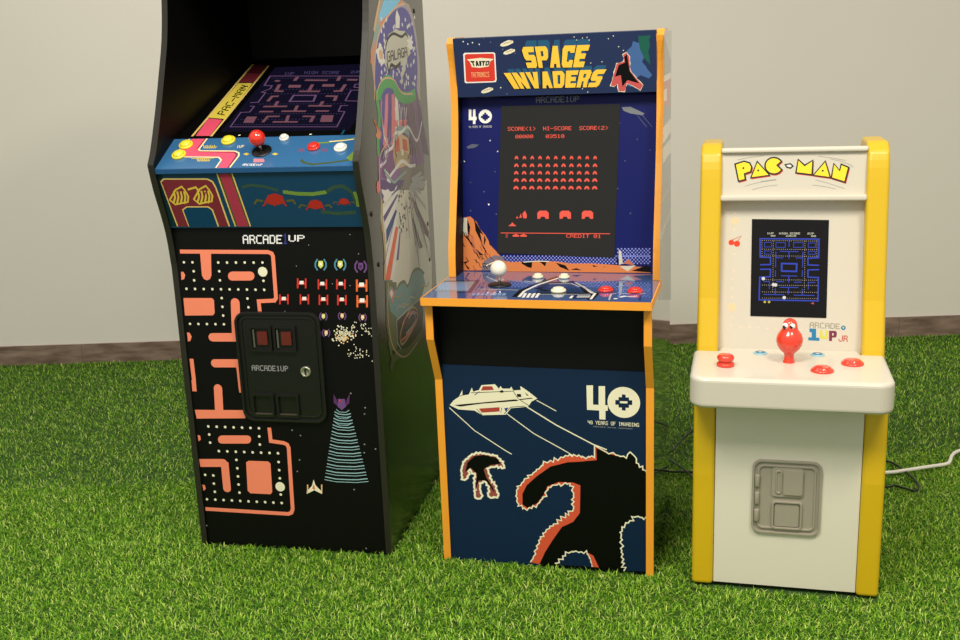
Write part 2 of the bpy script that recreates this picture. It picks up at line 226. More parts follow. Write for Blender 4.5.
# artwork of each panel, in 0.1 mm on the panel's own plane:
# p polygon, s stroke, o disc, d dots, t lettering
ART = {
 'l_front': [
  ('s','coral',1,90,[(236,7190),(2370,7176),(2456,7142),(2480,7080),(2463,6120),(2421,6061),(2039,6041),(2043,5766)],0),
  ('p','coral',1,[(725,7167),(994,7166),(948,6634),(902,6552),(825,6523),(754,6552),(714,6633)]),
  ('p','coral',1,[(205,6719),(267,6719),(301,6644),(266,6550),(194,6526)]),
  ('p','coral',1,[(1901,6730),(1951,6717),(1985,6681),(1994,6632),(1993,6621),(1974,6571),(1933,6535),(1880,6522),(1443,6520),(1393,6533),(1359,6569),(1350,6618),(1351,6630),(1370,6679),(1412,6715),(1465,6729)]),
  ('p','coral',1,[(194,6102),(903,6107),(947,6061),(932,5753),(883,5699),(183,5685)]),
  ('s','coral',1,216,[(1462,5995),(1408,5177)],0),
  ('o','coral',1,108,(1463,6000)),
  ('s','coral',1,202,[(813,5173),(1496,5184)],0),
  ('o','coral',1,98,(813,5173)),
  ('p','coral',1,[(186,5278),(249,5279),(294,5183),(251,5080),(186,5061)]),
  ('s','coral',1,198,[(807,4545),(1419,4558)],0),
  ('o','coral',1,99,(807,4545)),
  ('s','coral',1,99,[(226,4643),(228,4110)],0),
  ('s','coral',1,104,[(1381,4545),(1390,3906)],0),
  ('d','cream',1,31,[(1146,6936),(1361,6936),(1576,6936),(1790,6937),(2003,6937),(2215,6937),(305,6941),(515,6941),(522,6732),(510,6521),(1149,6733),(1144,6524),(2199,6518),(295,6321),(509,6319),(723,6318),(936,6317),(1148,6316),(1359,6314),(1570,6313),(1780,6312),(1989,6311),(2198,6309),(1143,6109),(1139,5903),(1136,5696),(1772,6103),(1776,5898),(286,5489),(498,5489),(710,5489),(922,5489),(1132,5489)]),
  ('o','cream',1,112,(2201,6725)),
  ('t','white',1,'ARCADE','b',[(1798,7564),(2737,7560),(2719,7363),(1790,7365)]),
  ('t','navy2',1,'1','b',[(2752,7593),(2881,7593),(2860,7357),(2731,7357)]),
  ('t','white',1,'UP','b',[(2890,7559),(3265,7557),(3253,7412),(2877,7413)]),
  ('p','yellow',1,[(3546,6975),(3648,6975),(3650,6862),(3584,6805),(3527,6862)]),
  ('p','white2',2,[(3563,6933),(3624,6933),(3619,6869),(3558,6869)]),
  ('s','tealb',1,36,[(3528,7017),(3469,6933),(3462,6848),(3507,6763)],0),
  ('s','tealb',1,36,[(3674,7017),(3718,6933),(3711,6848),(3653,6763)],0),
  ('p','yellow',1,[(4001,6975),(4102,6975),(4104,6863),(4039,6806),(3982,6863)]),
  ('p','white2',2,[(4018,6933),(4079,6933),(4074,6870),(4013,6870)]),
  ('s','tealb',1,36,[(3982,7017),(3925,6933),(3918,6848),(3963,6764)],0),
  ('s','tealb',1,36,[(4127,7018),(4171,6933),(4165,6849),(4108,6764)],0),
  ('p','violet',1,[(4470,6934),(4574,6934),(4577,6817),(4510,6758),(4451,6817)]),
  ('p','plum',2,[(4487,6890),(4550,6890),(4546,6824),(4483,6824)]),
  ('s','violet',1,37,[(4450,6977),(4392,6890),(4385,6802),(4432,6714)],0),
  ('s','violet',1,37,[(4600,6977),(4646,6890),(4640,6802),(4582,6715)],0),
  ('p','red',1,[(3021,6487),(3198,6488),(3194,6430),(3016,6429)]),
  ('p','white2',2,[(3065,6521),(3160,6522),(3154,6447),(3059,6447)]),
  ('p','red',1,[(3041,6579),(3005,6578),(2985,6349),(3021,6349)]),
  ('p','red',1,[(3194,6579),(3230,6579),(3211,6350),(3175,6350)]),
  ('p','red',1,[(3509,6466),(3686,6467),(3681,6410),(3505,6409)]),
  ('p','white2',2,[(3553,6501),(3647,6501),(3641,6427),(3547,6427)]),
  ('p','red',1,[(3528,6558),(3493,6558),(3475,6329),(3510,6329)]),
  ('p','red',1,[(3681,6558),(3716,6559),(3698,6330),(3663,6330)]),
  ('p','red',1,[(3943,6469),(4118,6469),(4114,6413),(3939,6412)]),
  ('p','white2',2,[(3987,6503),(4080,6503),(4074,6429),(3981,6429)]),
  ('p','red',1,[(3962,6560),(3927,6560),(3909,6332),(3945,6332)]),
  ('p','red',1,[(4113,6560),(4148,6560),(4131,6333),(4096,6333)]),
  ('p','red',1,[(3054,6119),(3233,6120),(3228,6062),(3050,6061)]),
  ('p','white2',2,[(3099,6154),(3194,6154),(3188,6079),(3093,6079)]),
  ('p','red',1,[(3074,6211),(3039,6211),(3019,5980),(3054,5980)]),
  ('p','red',1,[(3229,6212),(3264,6213),(3245,5982),(3209,5981)]),
  ('p','red',1,[(3504,6111),(3681,6112),(3677,6055),(3500,6053)]),
  ('p','white2',2,[(3548,6146),(3643,6146),(3637,6072),(3542,6071)]),
  ('p','red',1,[(3523,6203),(3488,6203),(3469,5972),(3505,5972)]),
  ('p','red',1,[(3677,6204),(3712,6204),(3694,5974),(3659,5974)]),
  ('p','red',1,[(3939,6109),(4115,6110),(4111,6053),(3935,6051)]),
  ('p','white2',2,[(3983,6143),(4077,6144),(4071,6070),(3977,6069)]),
  ('p','red',1,[(3958,6200),(3923,6200),(3905,5970),(3941,5971)]),
  ('p','red',1,[(4110,6202),(4145,6202),(4128,5973),(4093,5972)]),
  ('p','red',1,[(2564,6115),(2744,6116),(2739,6058),(2559,6057)]),
  ('p','white2',2,[(2609,6150),(2705,6151),(2699,6075),(2603,6074)]),
  ('p','red',1,[(2585,6208),(2549,6207),(2527,5975),(2564,5975)]),
  ('p','red',1,[(2740,6209),(2776,6209),(2756,5977),(2720,5977)]),
  ('p','orange',1,[(4407,6447),(4615,6448),(4611,6380),(4402,6379)]),
  ('p','white2',2,[(4459,6488),(4570,6489),(4563,6400),(4452,6400)]),
  ('p','orange',1,[(4429,6556),(4387,6556),(4368,6283),(4409,6284)]),
  ('p','orange',1,[(4609,6557),(4650,6557),(4632,6285),(4590,6285)]),
  ('p','orange',1,[(4393,6088),(4602,6090),(4598,6022),(4388,6020)]),
  ('p','white2',2,[(4445,6130),(4557,6131),(4550,6042),(4439,6041)]),
  ('p','orange',1,[(4415,6198),(4373,6198),(4354,5923),(4396,5923)]),
  ('p','orange',1,[(4596,6199),(4638,6200),(4619,5926),(4577,5925)]),
  ('p','yellow',1,[(3530,5762),(3600,5762),(3601,5684),(3556,5643),(3516,5683)]),
  ('p','white2',2,[(3541,5732),(3584,5733),(3580,5688),(3538,5688)]),
  ('s','violet',1,25,[(3517,5791),(3477,5731),(3472,5672),(3503,5613)],0),
  ('s','violet',1,25,[(3618,5792),(3648,5733),(3644,5674),(3604,5614)],0),
  ('p','peach',1,[(3973,5778),(4043,5779),(4045,5700),(4000,5660),(3961,5699)]),
  ('p','white2',2,[(3985,5749),(4027,5749),(4024,5705),(3982,5705)]),
  ('s','violet',1,25,[(3961,5807),(3921,5748),(3917,5689),(3947,5630)],0),
  ('s','violet',1,25,[(4061,5808),(4091,5750),(4087,5691),(4047,5632)],0),
  ('p','peach',1,[(4451,5749),(4521,5750),(4522,5671),(4478,5632),(4439,5670)]),
  ('p','white2',2,[(4463,5720),(4505,5720),(4502,5676),(4460,5676)]),
  ('s','violet',1,25,[(4438,5778),(4400,5719),(4395,5660),(4426,5602)],0),
  ('s','violet',1,25,[(4538,5779),(4568,5721),(4564,5662),(4525,5603)],0),
  ('p','peach',1,[(3564,5378),(3635,5379),(3636,5300),(3590,5259),(3551,5298)]),
  ('p','white2',2,[(3576,5348),(3619,5349),(3615,5304),(3573,5304)]),
  ('s','violet',1,25,[(3552,5408),(3512,5347),(3507,5288),(3537,5228)],0),
  ('s','violet',1,25,[(3653,5409),(3683,5350),(3679,5290),(3639,5230)],0),
  ('d','cream',1,18,[(4008,5141),(3888,5164),(3977,5290),(4229,5253),(3995,5192),(4139,5270),(4082,5362),(3965,5308),(3859,5412),(3815,5286),(3988,5296),(4024,5397),(3994,5241),(4100,5350),(3973,5464),(3962,5482),(3829,5153),(3739,5181),(4047,5296),(4056,5213),(4131,5290),(3940,5324),(3889,5268),(3905,5157),(3793,5370),(3908,5471),(4247,5506),(3976,5316),(4215,5464),(4137,5339),(3992,5331),(4089,5379),(3994,5230),(4240,5506),(4179,5174),(3946,5234),(3938,5100),(4032,5287),(3980,5284),(3991,5352),(4262,5458),(3579,5270),(3985,5228),(3982,5279),(4038,5169),(3955,5301),(4231,5216),(3871,5031),(4101,5325),(3864,5233),(3915,5368),(3856,5313),(4139,5310),(3829,5196),(4007,5181),(4149,5284),(3989,5269),(3866,5196),(4166,5250),(3979,5290),(3919,5343),(3964,5348),(3966,5420),(4047,5261),(3886,5491),(3996,5155),(3922,5311),(3933,5199),(3890,5165),(3963,5172),(4011,5288),(3836,5330),(3970,5199),(4040,5334),(4047,5168),(3991,5308),(3953,5184),(4076,5358),(4053,5313),(3907,5140),(4108,5338),(4011,5215),(3931,5276),(4097,5443),(4039,5192),(4075,5399),(4050,5351),(4068,5206),(4037,5341),(3929,5179),(3896,5214),(4068,5293),(4287,5262),(4273,5468),(3732,5163),(4083,5297),(4013,5453),(3939,5366),(3973,5176),(4009,5228),(3926,5307),(4021,5293),(4161,5354),(4236,5365),(4136,5343),(4199,5254),(4047,5192),(3938,5367),(3756,5140),(3928,5322)]),
  ('d','peach',1,18,[(3989,5084),(3819,5224),(3959,5203),(3815,5277),(4084,5121),(4179,5320),(4011,5256),(3867,5363),(4083,5229),(3982,5148),(3894,5203),(4006,5252),(4055,5234),(4031,5226),(4212,5276),(4108,5199),(3962,5182),(3906,5151),(3921,5286),(4034,5180)]),
  ('d','cream',1,14,[(4598,5308),(4429,5499),(4544,5369),(4292,5295),(4495,5500),(4538,5539),(4309,5355),(4200,5392),(4228,5319),(4335,5379),(4212,5432),(4608,5354),(4147,5298),(4605,5441),(4695,5513),(4434,5283),(4661,5269),(4290,5583),(4530,5550),(4444,5533),(4624,5318),(4547,5399),(4466,5431),(4517,5374),(4534,5445),(4764,5375),(4675,5264),(4324,5573),(4664,5443),(4471,5427),(4486,5524),(4442,5448),(4470,5643),(4588,5367),(4100,4929),(4362,4822),(4353,4759),(4370,4955),(4252,4810),(4262,4802),(4514,4828),(4517,4890),(4363,4922),(4276,5000),(4282,4960),(4140,4857),(4432,4903),(4565,4800),(4524,4926),(4128,4823),(4404,4814),(4417,4771),(4313,4817),(4237,5060),(4284,4748),(4097,4784),(4259,4904),(4366,4856),(4210,4860),(4424,4806),(4236,4743),(4639,4680),(4154,4855),(4073,4837)]),
  ('d','grey',1,12,[(3017,6858),(4320,7564),(3346,7333),(4490,7135),(4714,6206),(3831,6457),(4237,6419),(2651,5813)]),
  ('s','coral',1,210,[(819,3937),(789,3364)],0),
  ('o','coral',1,105,(819,3929)),
  ('p','coral',1,[(170,3384),(1394,3413),(1435,3353),(1436,3213),(193,3165)]),
  ('s','coral',1,108,[(1390,4151),(1398,3845)],0),
  ('s','coral',1,110,[(223,4122),(215,3844)],0),
  ('p','coral',1,[(1440,2785),(1487,2774),(1518,2740),(1526,2694),(1524,2678),(1507,2630),(1469,2594),(1420,2580),(766,2555),(719,2566),(688,2599),(680,2647),(682,2662),(700,2710),(739,2746),(788,2761)]),
  ('s','coral',1,93,[(2010,3000),(2018,2665),(2334,2630),(2417,2594),(2449,2517),(2413,960),(2373,861),(2290,825),(159,843)],0),
  ('p','coral',1,[(171,2754),(233,2733),(238,2638),(176,2588)]),
  ('p','coral',1,[(148,1479),(212,1466),(226,1369),(163,1317)]),
  ('s','coral',1,202,[(146,2036),(729,2061)],0),
  ('s','coral',1,200,[(788,2087),(781,1412)],0),
  ('o','coral',1,101,(781,1412)),
  ('o','coral',1,100,(754,2062)),
  ('p','coral',1,[(1341,2102),(1408,2145),(1899,2149),(1957,2096),(1936,1371),(1883,1312),(1373,1311),(1307,1372)]),
  ('d','cream',1,34,[(469,2978),(684,2977),(899,2977),(1113,2976),(1326,2976),(1538,2976),(1750,2975),(470,2773),(471,2568),(1738,2772),(1734,2568),(673,2361),(889,2362),(1105,2362),(1319,2363),(1533,2363),(1746,2364),(1958,2365),(2170,2365),(1099,2156),(1101,1941),(1096,1732),(1090,1523),(1093,1314),(2165,2145),(2162,1939),(2159,1733),(2145,1317),(250,1735),(460,1728),(453,1518),(454,1307),(228,1100),(445,1100),(660,1100),(875,1100),(1089,1100),(1303,1100),(1515,1100),(1727,1100),(1938,1100),(2149,1100)]),
  ('o','cream',1,119,(2147,1517)),
  ('s','beam',1,24,[(3652,3445),(3746,3395),(3843,3383),(3941,3382),(4041,3412)],0),
  ('s','beam',1,17,[(3641,3376),(3741,3326),(3936,3314),(4042,3344)],0),
  ('s','beam',1,15,[(3696,3507),(3769,3441),(3926,3439),(4008,3494)],0),
  ('s','beam',1,24,[(3617,3286),(3727,3236),(3841,3225),(3954,3225),(4070,3255)],0),
  ('s','beam',1,17,[(3605,3217),(3722,3167),(3949,3156),(4072,3187)],0),
  ('s','beam',1,15,[(3667,3348),(3754,3283),(3936,3281),(4031,3337)],0),
  ('s','beam',1,24,[(3582,3126),(3709,3077),(3838,3066),(3968,3066),(4100,3098)],0),
  ('s','beam',1,17,[(3569,3056),(3703,3008),(3963,2998),(4102,3029)],0),
  ('s','beam',1,15,[(3639,3189),(3738,3123),(3946,3123),(4054,3180)],0),
  ('s','beam',1,24,[(3547,2965),(3690,2917),(3835,2906),(3981,2908),(4129,2940)],0),
  ('s','beam',1,17,[(3533,2896),(3684,2847),(3976,2839),(4133,2871)],0),
  ('s','beam',1,25,[(3511,2804),(3671,2756),(3832,2747),(3995,2749),(4159,2782)],0),
  ('s','beam',1,17,[(3496,2734),(3665,2686),(3990,2679),(4163,2713)],0),
  ('s','beam',1,25,[(3476,2642),(3652,2595),(3830,2586),(4008,2589),(4188,2623)],0),
  ('s','beam',1,17,[(3460,2572),(3646,2525),(4003,2520),(4194,2554)],0),
  ('s','beam',1,25,[(3440,2480),(3632,2433),(3827,2425),(4022,2429),(4218,2464)],0),
  ('s','beam',1,17,[(3423,2409),(3627,2363),(4017,2359),(4225,2395)],0),
  ('s','beam',1,25,[(3405,2317),(3613,2271),(3824,2264),(4035,2269),(4248,2305)],0),
  ('s','beam',1,17,[(3386,2246),(3608,2200),(4030,2199),(4255,2235)],0),
  ('s','beam',1,25,[(3369,2153),(3594,2108),(3821,2102),(4049,2108),(4277,2145)],0),
  ('s','beam',1,17,[(3349,2082),(3589,2037),(4044,2038),(4286,2075)],0),
  ('s','beam',1,25,[(3333,1989),(3575,1944),(3818,1939),(4062,1946),(4307,1984)],0),
  ('s','beam',1,17,[(3312,1917),(3569,1874),(4057,1876),(4317,1915)],0),
  ('s','beam',1,25,[(3297,1824),(3555,1780),(3816,1776),(4076,1784),(4337,1824)],0),
  ('s','beam',1,17,[(3275,1752),(3550,1709),(4071,1714),(4348,1754)],0),
  ('p','violet',1,[(3759,3759),(3924,3763),(3941,3583),(3829,3489),(3730,3576)]),
  ('p','plum',1,[(3662,3876),(3727,3743),(3745,3577),(3646,3665)]),
  ('p','plum',1,[(4054,3902),(3968,3749),(3926,3582),(4022,3661)]),
  ('o','red',2,23,(3808,3715)),
  ('p','cream',1,[(3004,1739),(3039,1599),(3196,1432),(3184,1383),(2997,1470),(2801,1365),(2807,1429),(2951,1579)]),
  ('p','orange',2,[(2994,1628),(3024,1519),(2998,1478),(2954,1515)]),
  ('p','peach',1,[(2829,1605),(2860,1606),(2842,1383),(2810,1381)]),
  ('p','peach',1,[(3180,1621),(3211,1622),(3193,1400),(3162,1398)]),
  ('d','grey',1,18,[(2770,2833),(2573,2957),(2695,2222),(2615,1927),(4396,3566),(4371,3415),(4320,2674),(4576,2569),(3989,1533),(4077,3903),(4178,42),(143,405),(4298,2466)]),
 ],
 'l_blue': [
  ('p','dkolive',1,[(-31,1323),(242,1318),(286,42),(-39,44)]),
  ('p','rimy',2,[(165,1130),(256,1204),(1295,1187),(1414,1121),(1460,974),(1569,28),(285,36)]),
  ('p','maroon',3,[(189,1118),(269,1171),(1277,1155),(1381,1094),(1426,964),(1531,28),(318,36)]),
  ('p','rimy',4,[(513,452),(643,529),(1164,523),(1255,444),(1306,29),(564,34)]),
  ('p','blue1',5,[(542,435),(647,501),(1141,496),(1223,428),(1273,30),(586,34)]),
  ('p','olive',2,[(1536,1296),(1908,1289),(2071,24),(1678,27)]),
  ('s','rimy',3,32,[(1546,1296),(1695,27)],0),
  ('s','rimy',3,32,[(1897,1289),(2054,24)],0),
  ('p','maroon2',4,[(1600,1295),(1844,1290),(2005,25),(1749,26)]),
  ('s','gold',5,38,[(746,765),(699,634),(524,601),(382,574),(278,689),(402,834),(475,925),(645,1003),(700,911)],1),
  ('s','gold',6,44,[(427,891),(423,747),(339,593)],0),
  ('s','gold',6,44,[(509,889),(505,746),(427,592)],0),
  ('s','gold',6,44,[(591,888),(588,745),(515,591)],0),
  ('s','gold',6,44,[(673,887),(670,744),(603,590)],0),
  ('s','gold',5,38,[(1321,775),(1276,644),(1103,611),(964,585),(859,698),(980,843),(1051,933),(1218,1011),(1274,919)],1),
  ('s','gold',6,44,[(1003,899),(1001,757),(920,603)],0),
  ('s','gold',6,43,[(1085,898),(1083,756),(1008,602)],0),
  ('s','gold',6,43,[(1166,897),(1165,755),(1095,601)],0),
  ('s','gold',6,43,[(1247,896),(1246,754),(1182,600)],0),
  ('s','gold',5,44,[(771,930),(975,981),(1029,871)],0),
  ('p','maroon',7,[(1104,843),(1192,869),(1143,777)]),
  ('s','dkgreen',1,64,[(2049,966),(2272,1011),(2582,974),(2878,873)],0),
  ('s','lime',1,85,[(2978,845),(3284,798),(3647,782),(3966,826)],0),
  ('s','dkgreen',1,84,[(3966,826),(4140,935),(4349,959),(4532,824),(4614,529)],0),
  ('s','lime',1,73,[(4594,823),(4631,636),(4621,475)],0),
  ('s','dkgreen',1,85,[(3755,365),(4139,318),(4560,346)],0),
  ('p','crabred',2,[(2506,607),(2619,769),(2787,815),(2948,748),(2980,585),(2811,538),(2652,540)]),
  ('s','crabred',2,40,[(2615,671),(2454,509)],0),
  ('s','crabred',2,40,[(2758,669),(2725,506)],0),
  ('s','crabred',2,40,[(2901,668),(2996,503)],0),
  ('s','dkolive2',2,48,[(2479,632),(2340,658),(2256,561)],0),
  ('s','dkolive2',2,48,[(3019,626),(3166,648),(3211,550)],0),
  ('p','crabred',2,[(3468,490),(3555,619),(3687,656),(3815,603),(3842,473),(3710,435),(3584,436)]),
  ('s','crabred',2,32,[(3553,541),(3428,412)],0),
  ('s','crabred',2,32,[(3666,540),(3643,410)],0),
  ('s','crabred',2,32,[(3779,538),(3856,407)],0),
  ('s','dkolive2',2,38,[(3446,509),(3337,530),(3271,453)],0),
  ('s','dkolive2',2,38,[(3873,505),(3989,523),(4025,445)],0),
  ('p','crabred',2,[(4197,569),(4253,655),(4339,679),(4424,644),(4443,558),(4357,533),(4274,534)]),
  ('s','crabred',2,21,[(4252,603),(4172,518)],0),
  ('s','crabred',2,21,[(4327,602),(4313,516)],0),
  ('s','crabred',2,21,[(4401,601),(4453,515)],0),
  ('s','dkolive2',2,25,[(4183,582),(4110,596),(4068,545)],0),
  ('s','dkolive2',2,25,[(4463,579),(4539,591),(4564,539)],0),
 ],
 'l_deck': [
  ('s','pink',1,394,[(766,1176),(661,645)],0),
  ('s','cream2',2,36,[(511,1187),(399,610)],0),
  ('s','cream2',2,35,[(936,1170),(892,726),(954,670),(1785,632),(1906,557),(1943,446),(1884,-38)],0),
  ('s','maroon',2,28,[(894,1171),(848,750)],0),
  ('p','pink',1,[(427,609),(539,965),(923,681),(1795,605),(1888,505),(1900,339),(1857,-37),(1616,-30),(1619,261),(1487,405),(692,422),(567,604)]),
  ('s','maroon',2,31,[(940,635),(1789,583),(1877,505),(1885,383),(1844,-37)],0),
  ('s','cream2',2,34,[(655,446),(1487,405),(1585,297),(1562,-29)],0),
  ('s','gold',4,23,[(940,896),(1013,758),(1016,839)],0),
  ('s','gold',4,23,[(995,866),(1057,756),(1061,837)],0),
  ('s','gold',4,23,[(1029,892),(1102,755),(1105,835)],0),
  ('s','gold',4,23,[(1084,863),(1146,753),(1150,834)],0),
  ('s','gold',4,23,[(1119,889),(1191,751),(1195,832)],0),
  ('s','gold',4,23,[(1173,860),(1235,750),(1239,830)],0),
  ('s','gold',4,23,[(1208,885),(1280,748),(1284,829)],0),
  ('s','gold',4,23,[(978,387),(1050,253),(1053,332)],0),
  ('s','gold',4,23,[(1032,359),(1094,252),(1097,330)],0),
  ('s','gold',4,23,[(1067,384),(1138,251),(1141,329)],0),
  ('s','gold',4,23,[(1120,356),(1181,249),(1185,327)],0),
  ('s','gold',4,23,[(1155,381),(1225,248),(1229,326)],0),
  ('s','gold',4,22,[(1208,353),(1269,246),(1273,324)],0),
  ('s','gold',4,22,[(1242,378),(1313,245),(1316,323)],0),
  ('s','gold',4,23,[(847,373),(1390,373)],0),
  ('t','cream2',4,'1UP','b',[(1765,851),(1931,858),(1955,754),(1786,747)]),
  ('t','white',4,'ARCADE1UP','b',[(2155,137),(2608,123),(2608,42),(2156,56)]),
  ('o','blackm',4,2,(2441,516)),
  ('p','gold',2,[(2019,509),(2082,557),(2178,503),(2116,456)]),
  ('p','gold',2,[(2694,486),(2757,533),(2851,480),(2788,433)]),
  ('p','pinkpale',2,[(2326,321),(2567,313),(2630,184),(2373,178)]),
  ('s','lime',2,55,[(3522,872),(3864,881),(4184,969),(4471,1016)],0),
  ('s','cream2',2,30,[(3896,923),(4191,940),(4435,988)],0),
  ('s','olive',2,59,[(3444,249),(3526,142),(3750,66),(4154,122),(4547,213)],0),
  ('p','lime',2,[(4445,286),(4588,631),(4663,383),(4660,175),(4559,165)]),
  ('t','crabred',2,'XX','b',[(3255,673),(3386,668),(3420,553),(3289,557)]),
  ('t','crabred',2,'XX','b',[(3785,654),(3914,649),(3945,534),(3817,539)]),
 ],
 'l_bezel': [
  ('s','rimy',2,57,[(467,173),(287,4201),(276,4702)],0),
  ('s','rimy',2,56,[(944,147),(785,4007),(763,4552)],0),
  ('p','pink',1,[(546,192),(448,1184),(848,1077),(900,172)]),
  ('p','goldp',3,[(438,1226),(369,3376),(762,3342),(904,1114)]),
  ('p','maroon',1,[(370,3423),(325,4099),(776,3978),(764,3389)]),
  ('p','maroon3',1,[(326,4148),(296,4700),(763,4552),(774,4037)]),
  ('t','blackm',4,'PAC-MAN','b',[(566,1423),(515,3242),(727,3132),(802,1324)]),
  ('s','lav',3,37,[(1081,3780),(1147,3149),(1372,3105),(1387,2921),(1233,2705),(1353,2672),(1380,2062),(1181,2055)],0),
  ('s','lav',3,33,[(1259,1844),(1376,1813),(1382,1478),(1162,1471),(1221,641),(3842,482),(3779,1334),(3615,1367),(3582,1697),(3757,1695)],0),
  ('s','lav',3,37,[(1081,3780),(3565,3550)],0),
  ('s','lav',3,34,[(3686,3026),(3560,3012),(3586,2819),(3768,2780)],0),
  ('s','lav',3,34,[(3773,2626),(3563,2632),(3604,1985),(3965,1935)],0),
  ('s','lav',3,55,[(2186,2059),(2166,2429),(2746,2383),(2802,2012)],1),
  ('s','mauve',3,92,[(1859,3645),(1868,3394)],0),
  ('s','mauve',3,90,[(2136,3407),(2748,3340)],0),
  ('s','mauve',3,90,[(2999,3565),(3032,3290)],0),
  ('s','mauve',3,88,[(3263,3331),(3539,3293)],0),
  ('s','mauve',3,91,[(1327,3442),(1465,3405)],0),
  ('s','mauve',3,90,[(1545,3175),(1596,2747),(1806,2706)],0),
  ('s','mauve',3,88,[(2432,3098),(2479,2651)],0),
  ('s','mauve',3,86,[(2221,2672),(2775,2627)],0),
  ('s','mauve',3,86,[(3303,3023),(3315,2606),(3124,2610)],0),
  ('s','mauve',3,85,[(1790,2401),(1620,2403),(1616,2102)],0),
  ('s','mauve',3,83,[(3014,2316),(3293,2282),(3328,2006)],0),
  ('s','mauve',3,83,[(1877,2082),(1914,1774)],0),
  ('s','mauve',3,82,[(1616,1784),(2229,1751)],0),
  ('s','mauve',3,82,[(3042,1994),(3060,1713)],0),
  ('s','mauve',3,81,[(2761,1746),(3353,1691)],0),
  ('s','mauve',3,81,[(2479,1777),(2520,1443)],0),
  ('s','mauve',3,80,[(2186,1466),(2805,1423)],0),
  ('s','mauve',3,81,[(1626,1483),(1978,1459)],0),
  ('s','mauve',3,79,[(3046,1417),(3379,1394)],0),
  ('s','mauve',3,78,[(2243,1169),(1947,1178),(1941,848)],0),
  ('s','mauve',3,78,[(2822,1131),(3100,1101),(3121,794)],0),
  ('s','mauve',3,78,[(2446,1209),(2519,832)],0),
  ('s','mauve',3,77,[(2183,854),(2807,814)],0),
  ('p','mauve',3,[(1813,3116),(2142,3087),(2175,2915),(1847,2943)]),
  ('p','mauve',3,[(2704,3087),(3028,3059),(3051,2900),(2729,2928)]),
  ('p','mauve',3,[(1415,1202),(1679,1185),(1717,830),(1456,847)]),
  ('p','mauve',3,[(3280,1153),(3571,1134),(3647,761),(3351,780)]),
  ('d','lavdim',3,17,[(1236,755),(1303,751),(1370,747),(1437,743),(1504,738),(1571,734),(1637,730),(1704,726),(1770,722),(1837,718),(1903,714),(1969,710),(2035,706),(2101,702),(2167,698),(2233,694),(2298,689),(2364,685),(2430,681),(2495,677),(2560,673),(2626,669),(2691,665),(2756,661),(2821,657),(2886,653),(2951,649),(3015,645),(3080,641),(3144,637),(3209,633),(3273,629),(3338,626),(3402,622),(3466,618),(3530,614),(3594,610),(3658,606),(3721,602),(3785,598),(1190,3618),(1263,3611),(1337,3605),(1410,3598),(1483,3591),(1556,3585),(1629,3578),(1702,3571),(1774,3565),(1847,3558),(1920,3552),(1992,3545),(2064,3538),(2136,3532),(2209,3525),(2280,3519),(2352,3512),(2424,3506),(2496,3499),(2567,3493),(2639,3486),(2710,3480),(2781,3473),(2852,3467),(2923,3460),(2994,3454),(3065,3447),(3136,3441),(3206,3434),(3277,3428),(3347,3421),(3417,3415),(3487,3409),(3557,3402),(1359,2588),(1449,2581),(1538,2574),(1627,2567),(1717,2559),(1806,2552),(1894,2545),(1983,2538),(2071,2531),(2160,2524),(2248,2517),(2336,2509),(2424,2502),(2511,2495),(2599,2488),(2686,2481),(2774,2474),(2861,2467),(2947,2460),(3034,2453),(3121,2446),(3207,2439),(3293,2432),(3379,2425),(3465,2418),(3551,2411),(1593,1354),(1667,1349),(1741,1344),(1815,1339),(1889,1334),(1962,1329),(2035,1324),(2109,1319),(2182,1314),(2255,1309),(2328,1304),(2401,1299),(2473,1294),(2546,1289),(2619,1284),(2691,1279),(2763,1274),(2835,1269),(2907,1264),(2979,1259),(3051,1254),(3123,1250),(3195,1245),(3266,1240),(3338,1235),(3409,1230),(3480,1225),(3551,1220),(3622,1216),(3693,1211),(1473,1941),(1561,1936),(1649,1930),(1737,1925),(1825,1919),(1913,1913),(2000,1908),(2087,1902),(2175,1897),(2262,1891),(2348,1886),(2435,1880),(2522,1875),(2608,1869),(2694,1864),(2781,1858),(2867,1853),(2952,1847),(3038,1842),(3124,1836),(3209,1831),(3294,1825),(3379,1820),(3464,1815),(3549,1809),(3634,1804),(1485,2852),(1575,2846),(1665,2839),(1755,2833),(1844,2827),(1934,2820),(2023,2814),(2112,2807),(2200,2801),(2289,2795),(2378,2788),(2466,2782),(2554,2776),(2642,2769),(2730,2763),(2818,2757),(2905,2750),(2993,2744),(3080,2738),(3167,2732),(3254,2725),(3341,2719),(3427,2713),(3514,2707),(1334,1046),(1421,1041),(1508,1037),(1595,1032),(1681,1027),(1768,1023),(1854,1018),(1941,1013),(2027,1009),(2113,1004),(2198,999),(2284,995),(2370,990),(2455,986),(2540,981),(2625,976),(2710,972),(2795,967),(2880,963),(2964,958),(3049,954),(3133,949),(3217,945),(3301,940)]),
  ('d','tealb',4,65,[(2269,2236),(2350,2195)]),
  ('d','crabred',4,66,[(2352,2450),(2481,2231),(2666,2216)]),
  ('d','peach',4,65,[(2545,2180)]),
  ('d','goldp',4,70,[(2367,1279)]),
  ('t','lavdim',3,'1UP','b',[(1393,4008),(1672,3981),(1707,3799),(1431,3825)]),
  ('t','lavdim',3,'HIGH SCORE','b',[(1933,4034),(2888,3942),(2924,3735),(1976,3825)]),
  ('t','lavdim',3,'2UP','b',[(3186,3939),(3440,3914),(3465,3735),(3223,3758)]),
  ('d','goldp',4,59,[(1462,471),(1673,458)]),
  ('d','crabred',4,49,[(3565,377)]),
  ('d','cream',4,32,[(3337,120),(1625,165)]),
  ('s','tealb2',1,44,[(4025,1753),(4001,1318),(4063,787),(4070,78)],0),
  ('s','tealb2',1,121,[(4115,1527),(4093,1152),(3971,1107)],0),
 ],
 'l_side': [
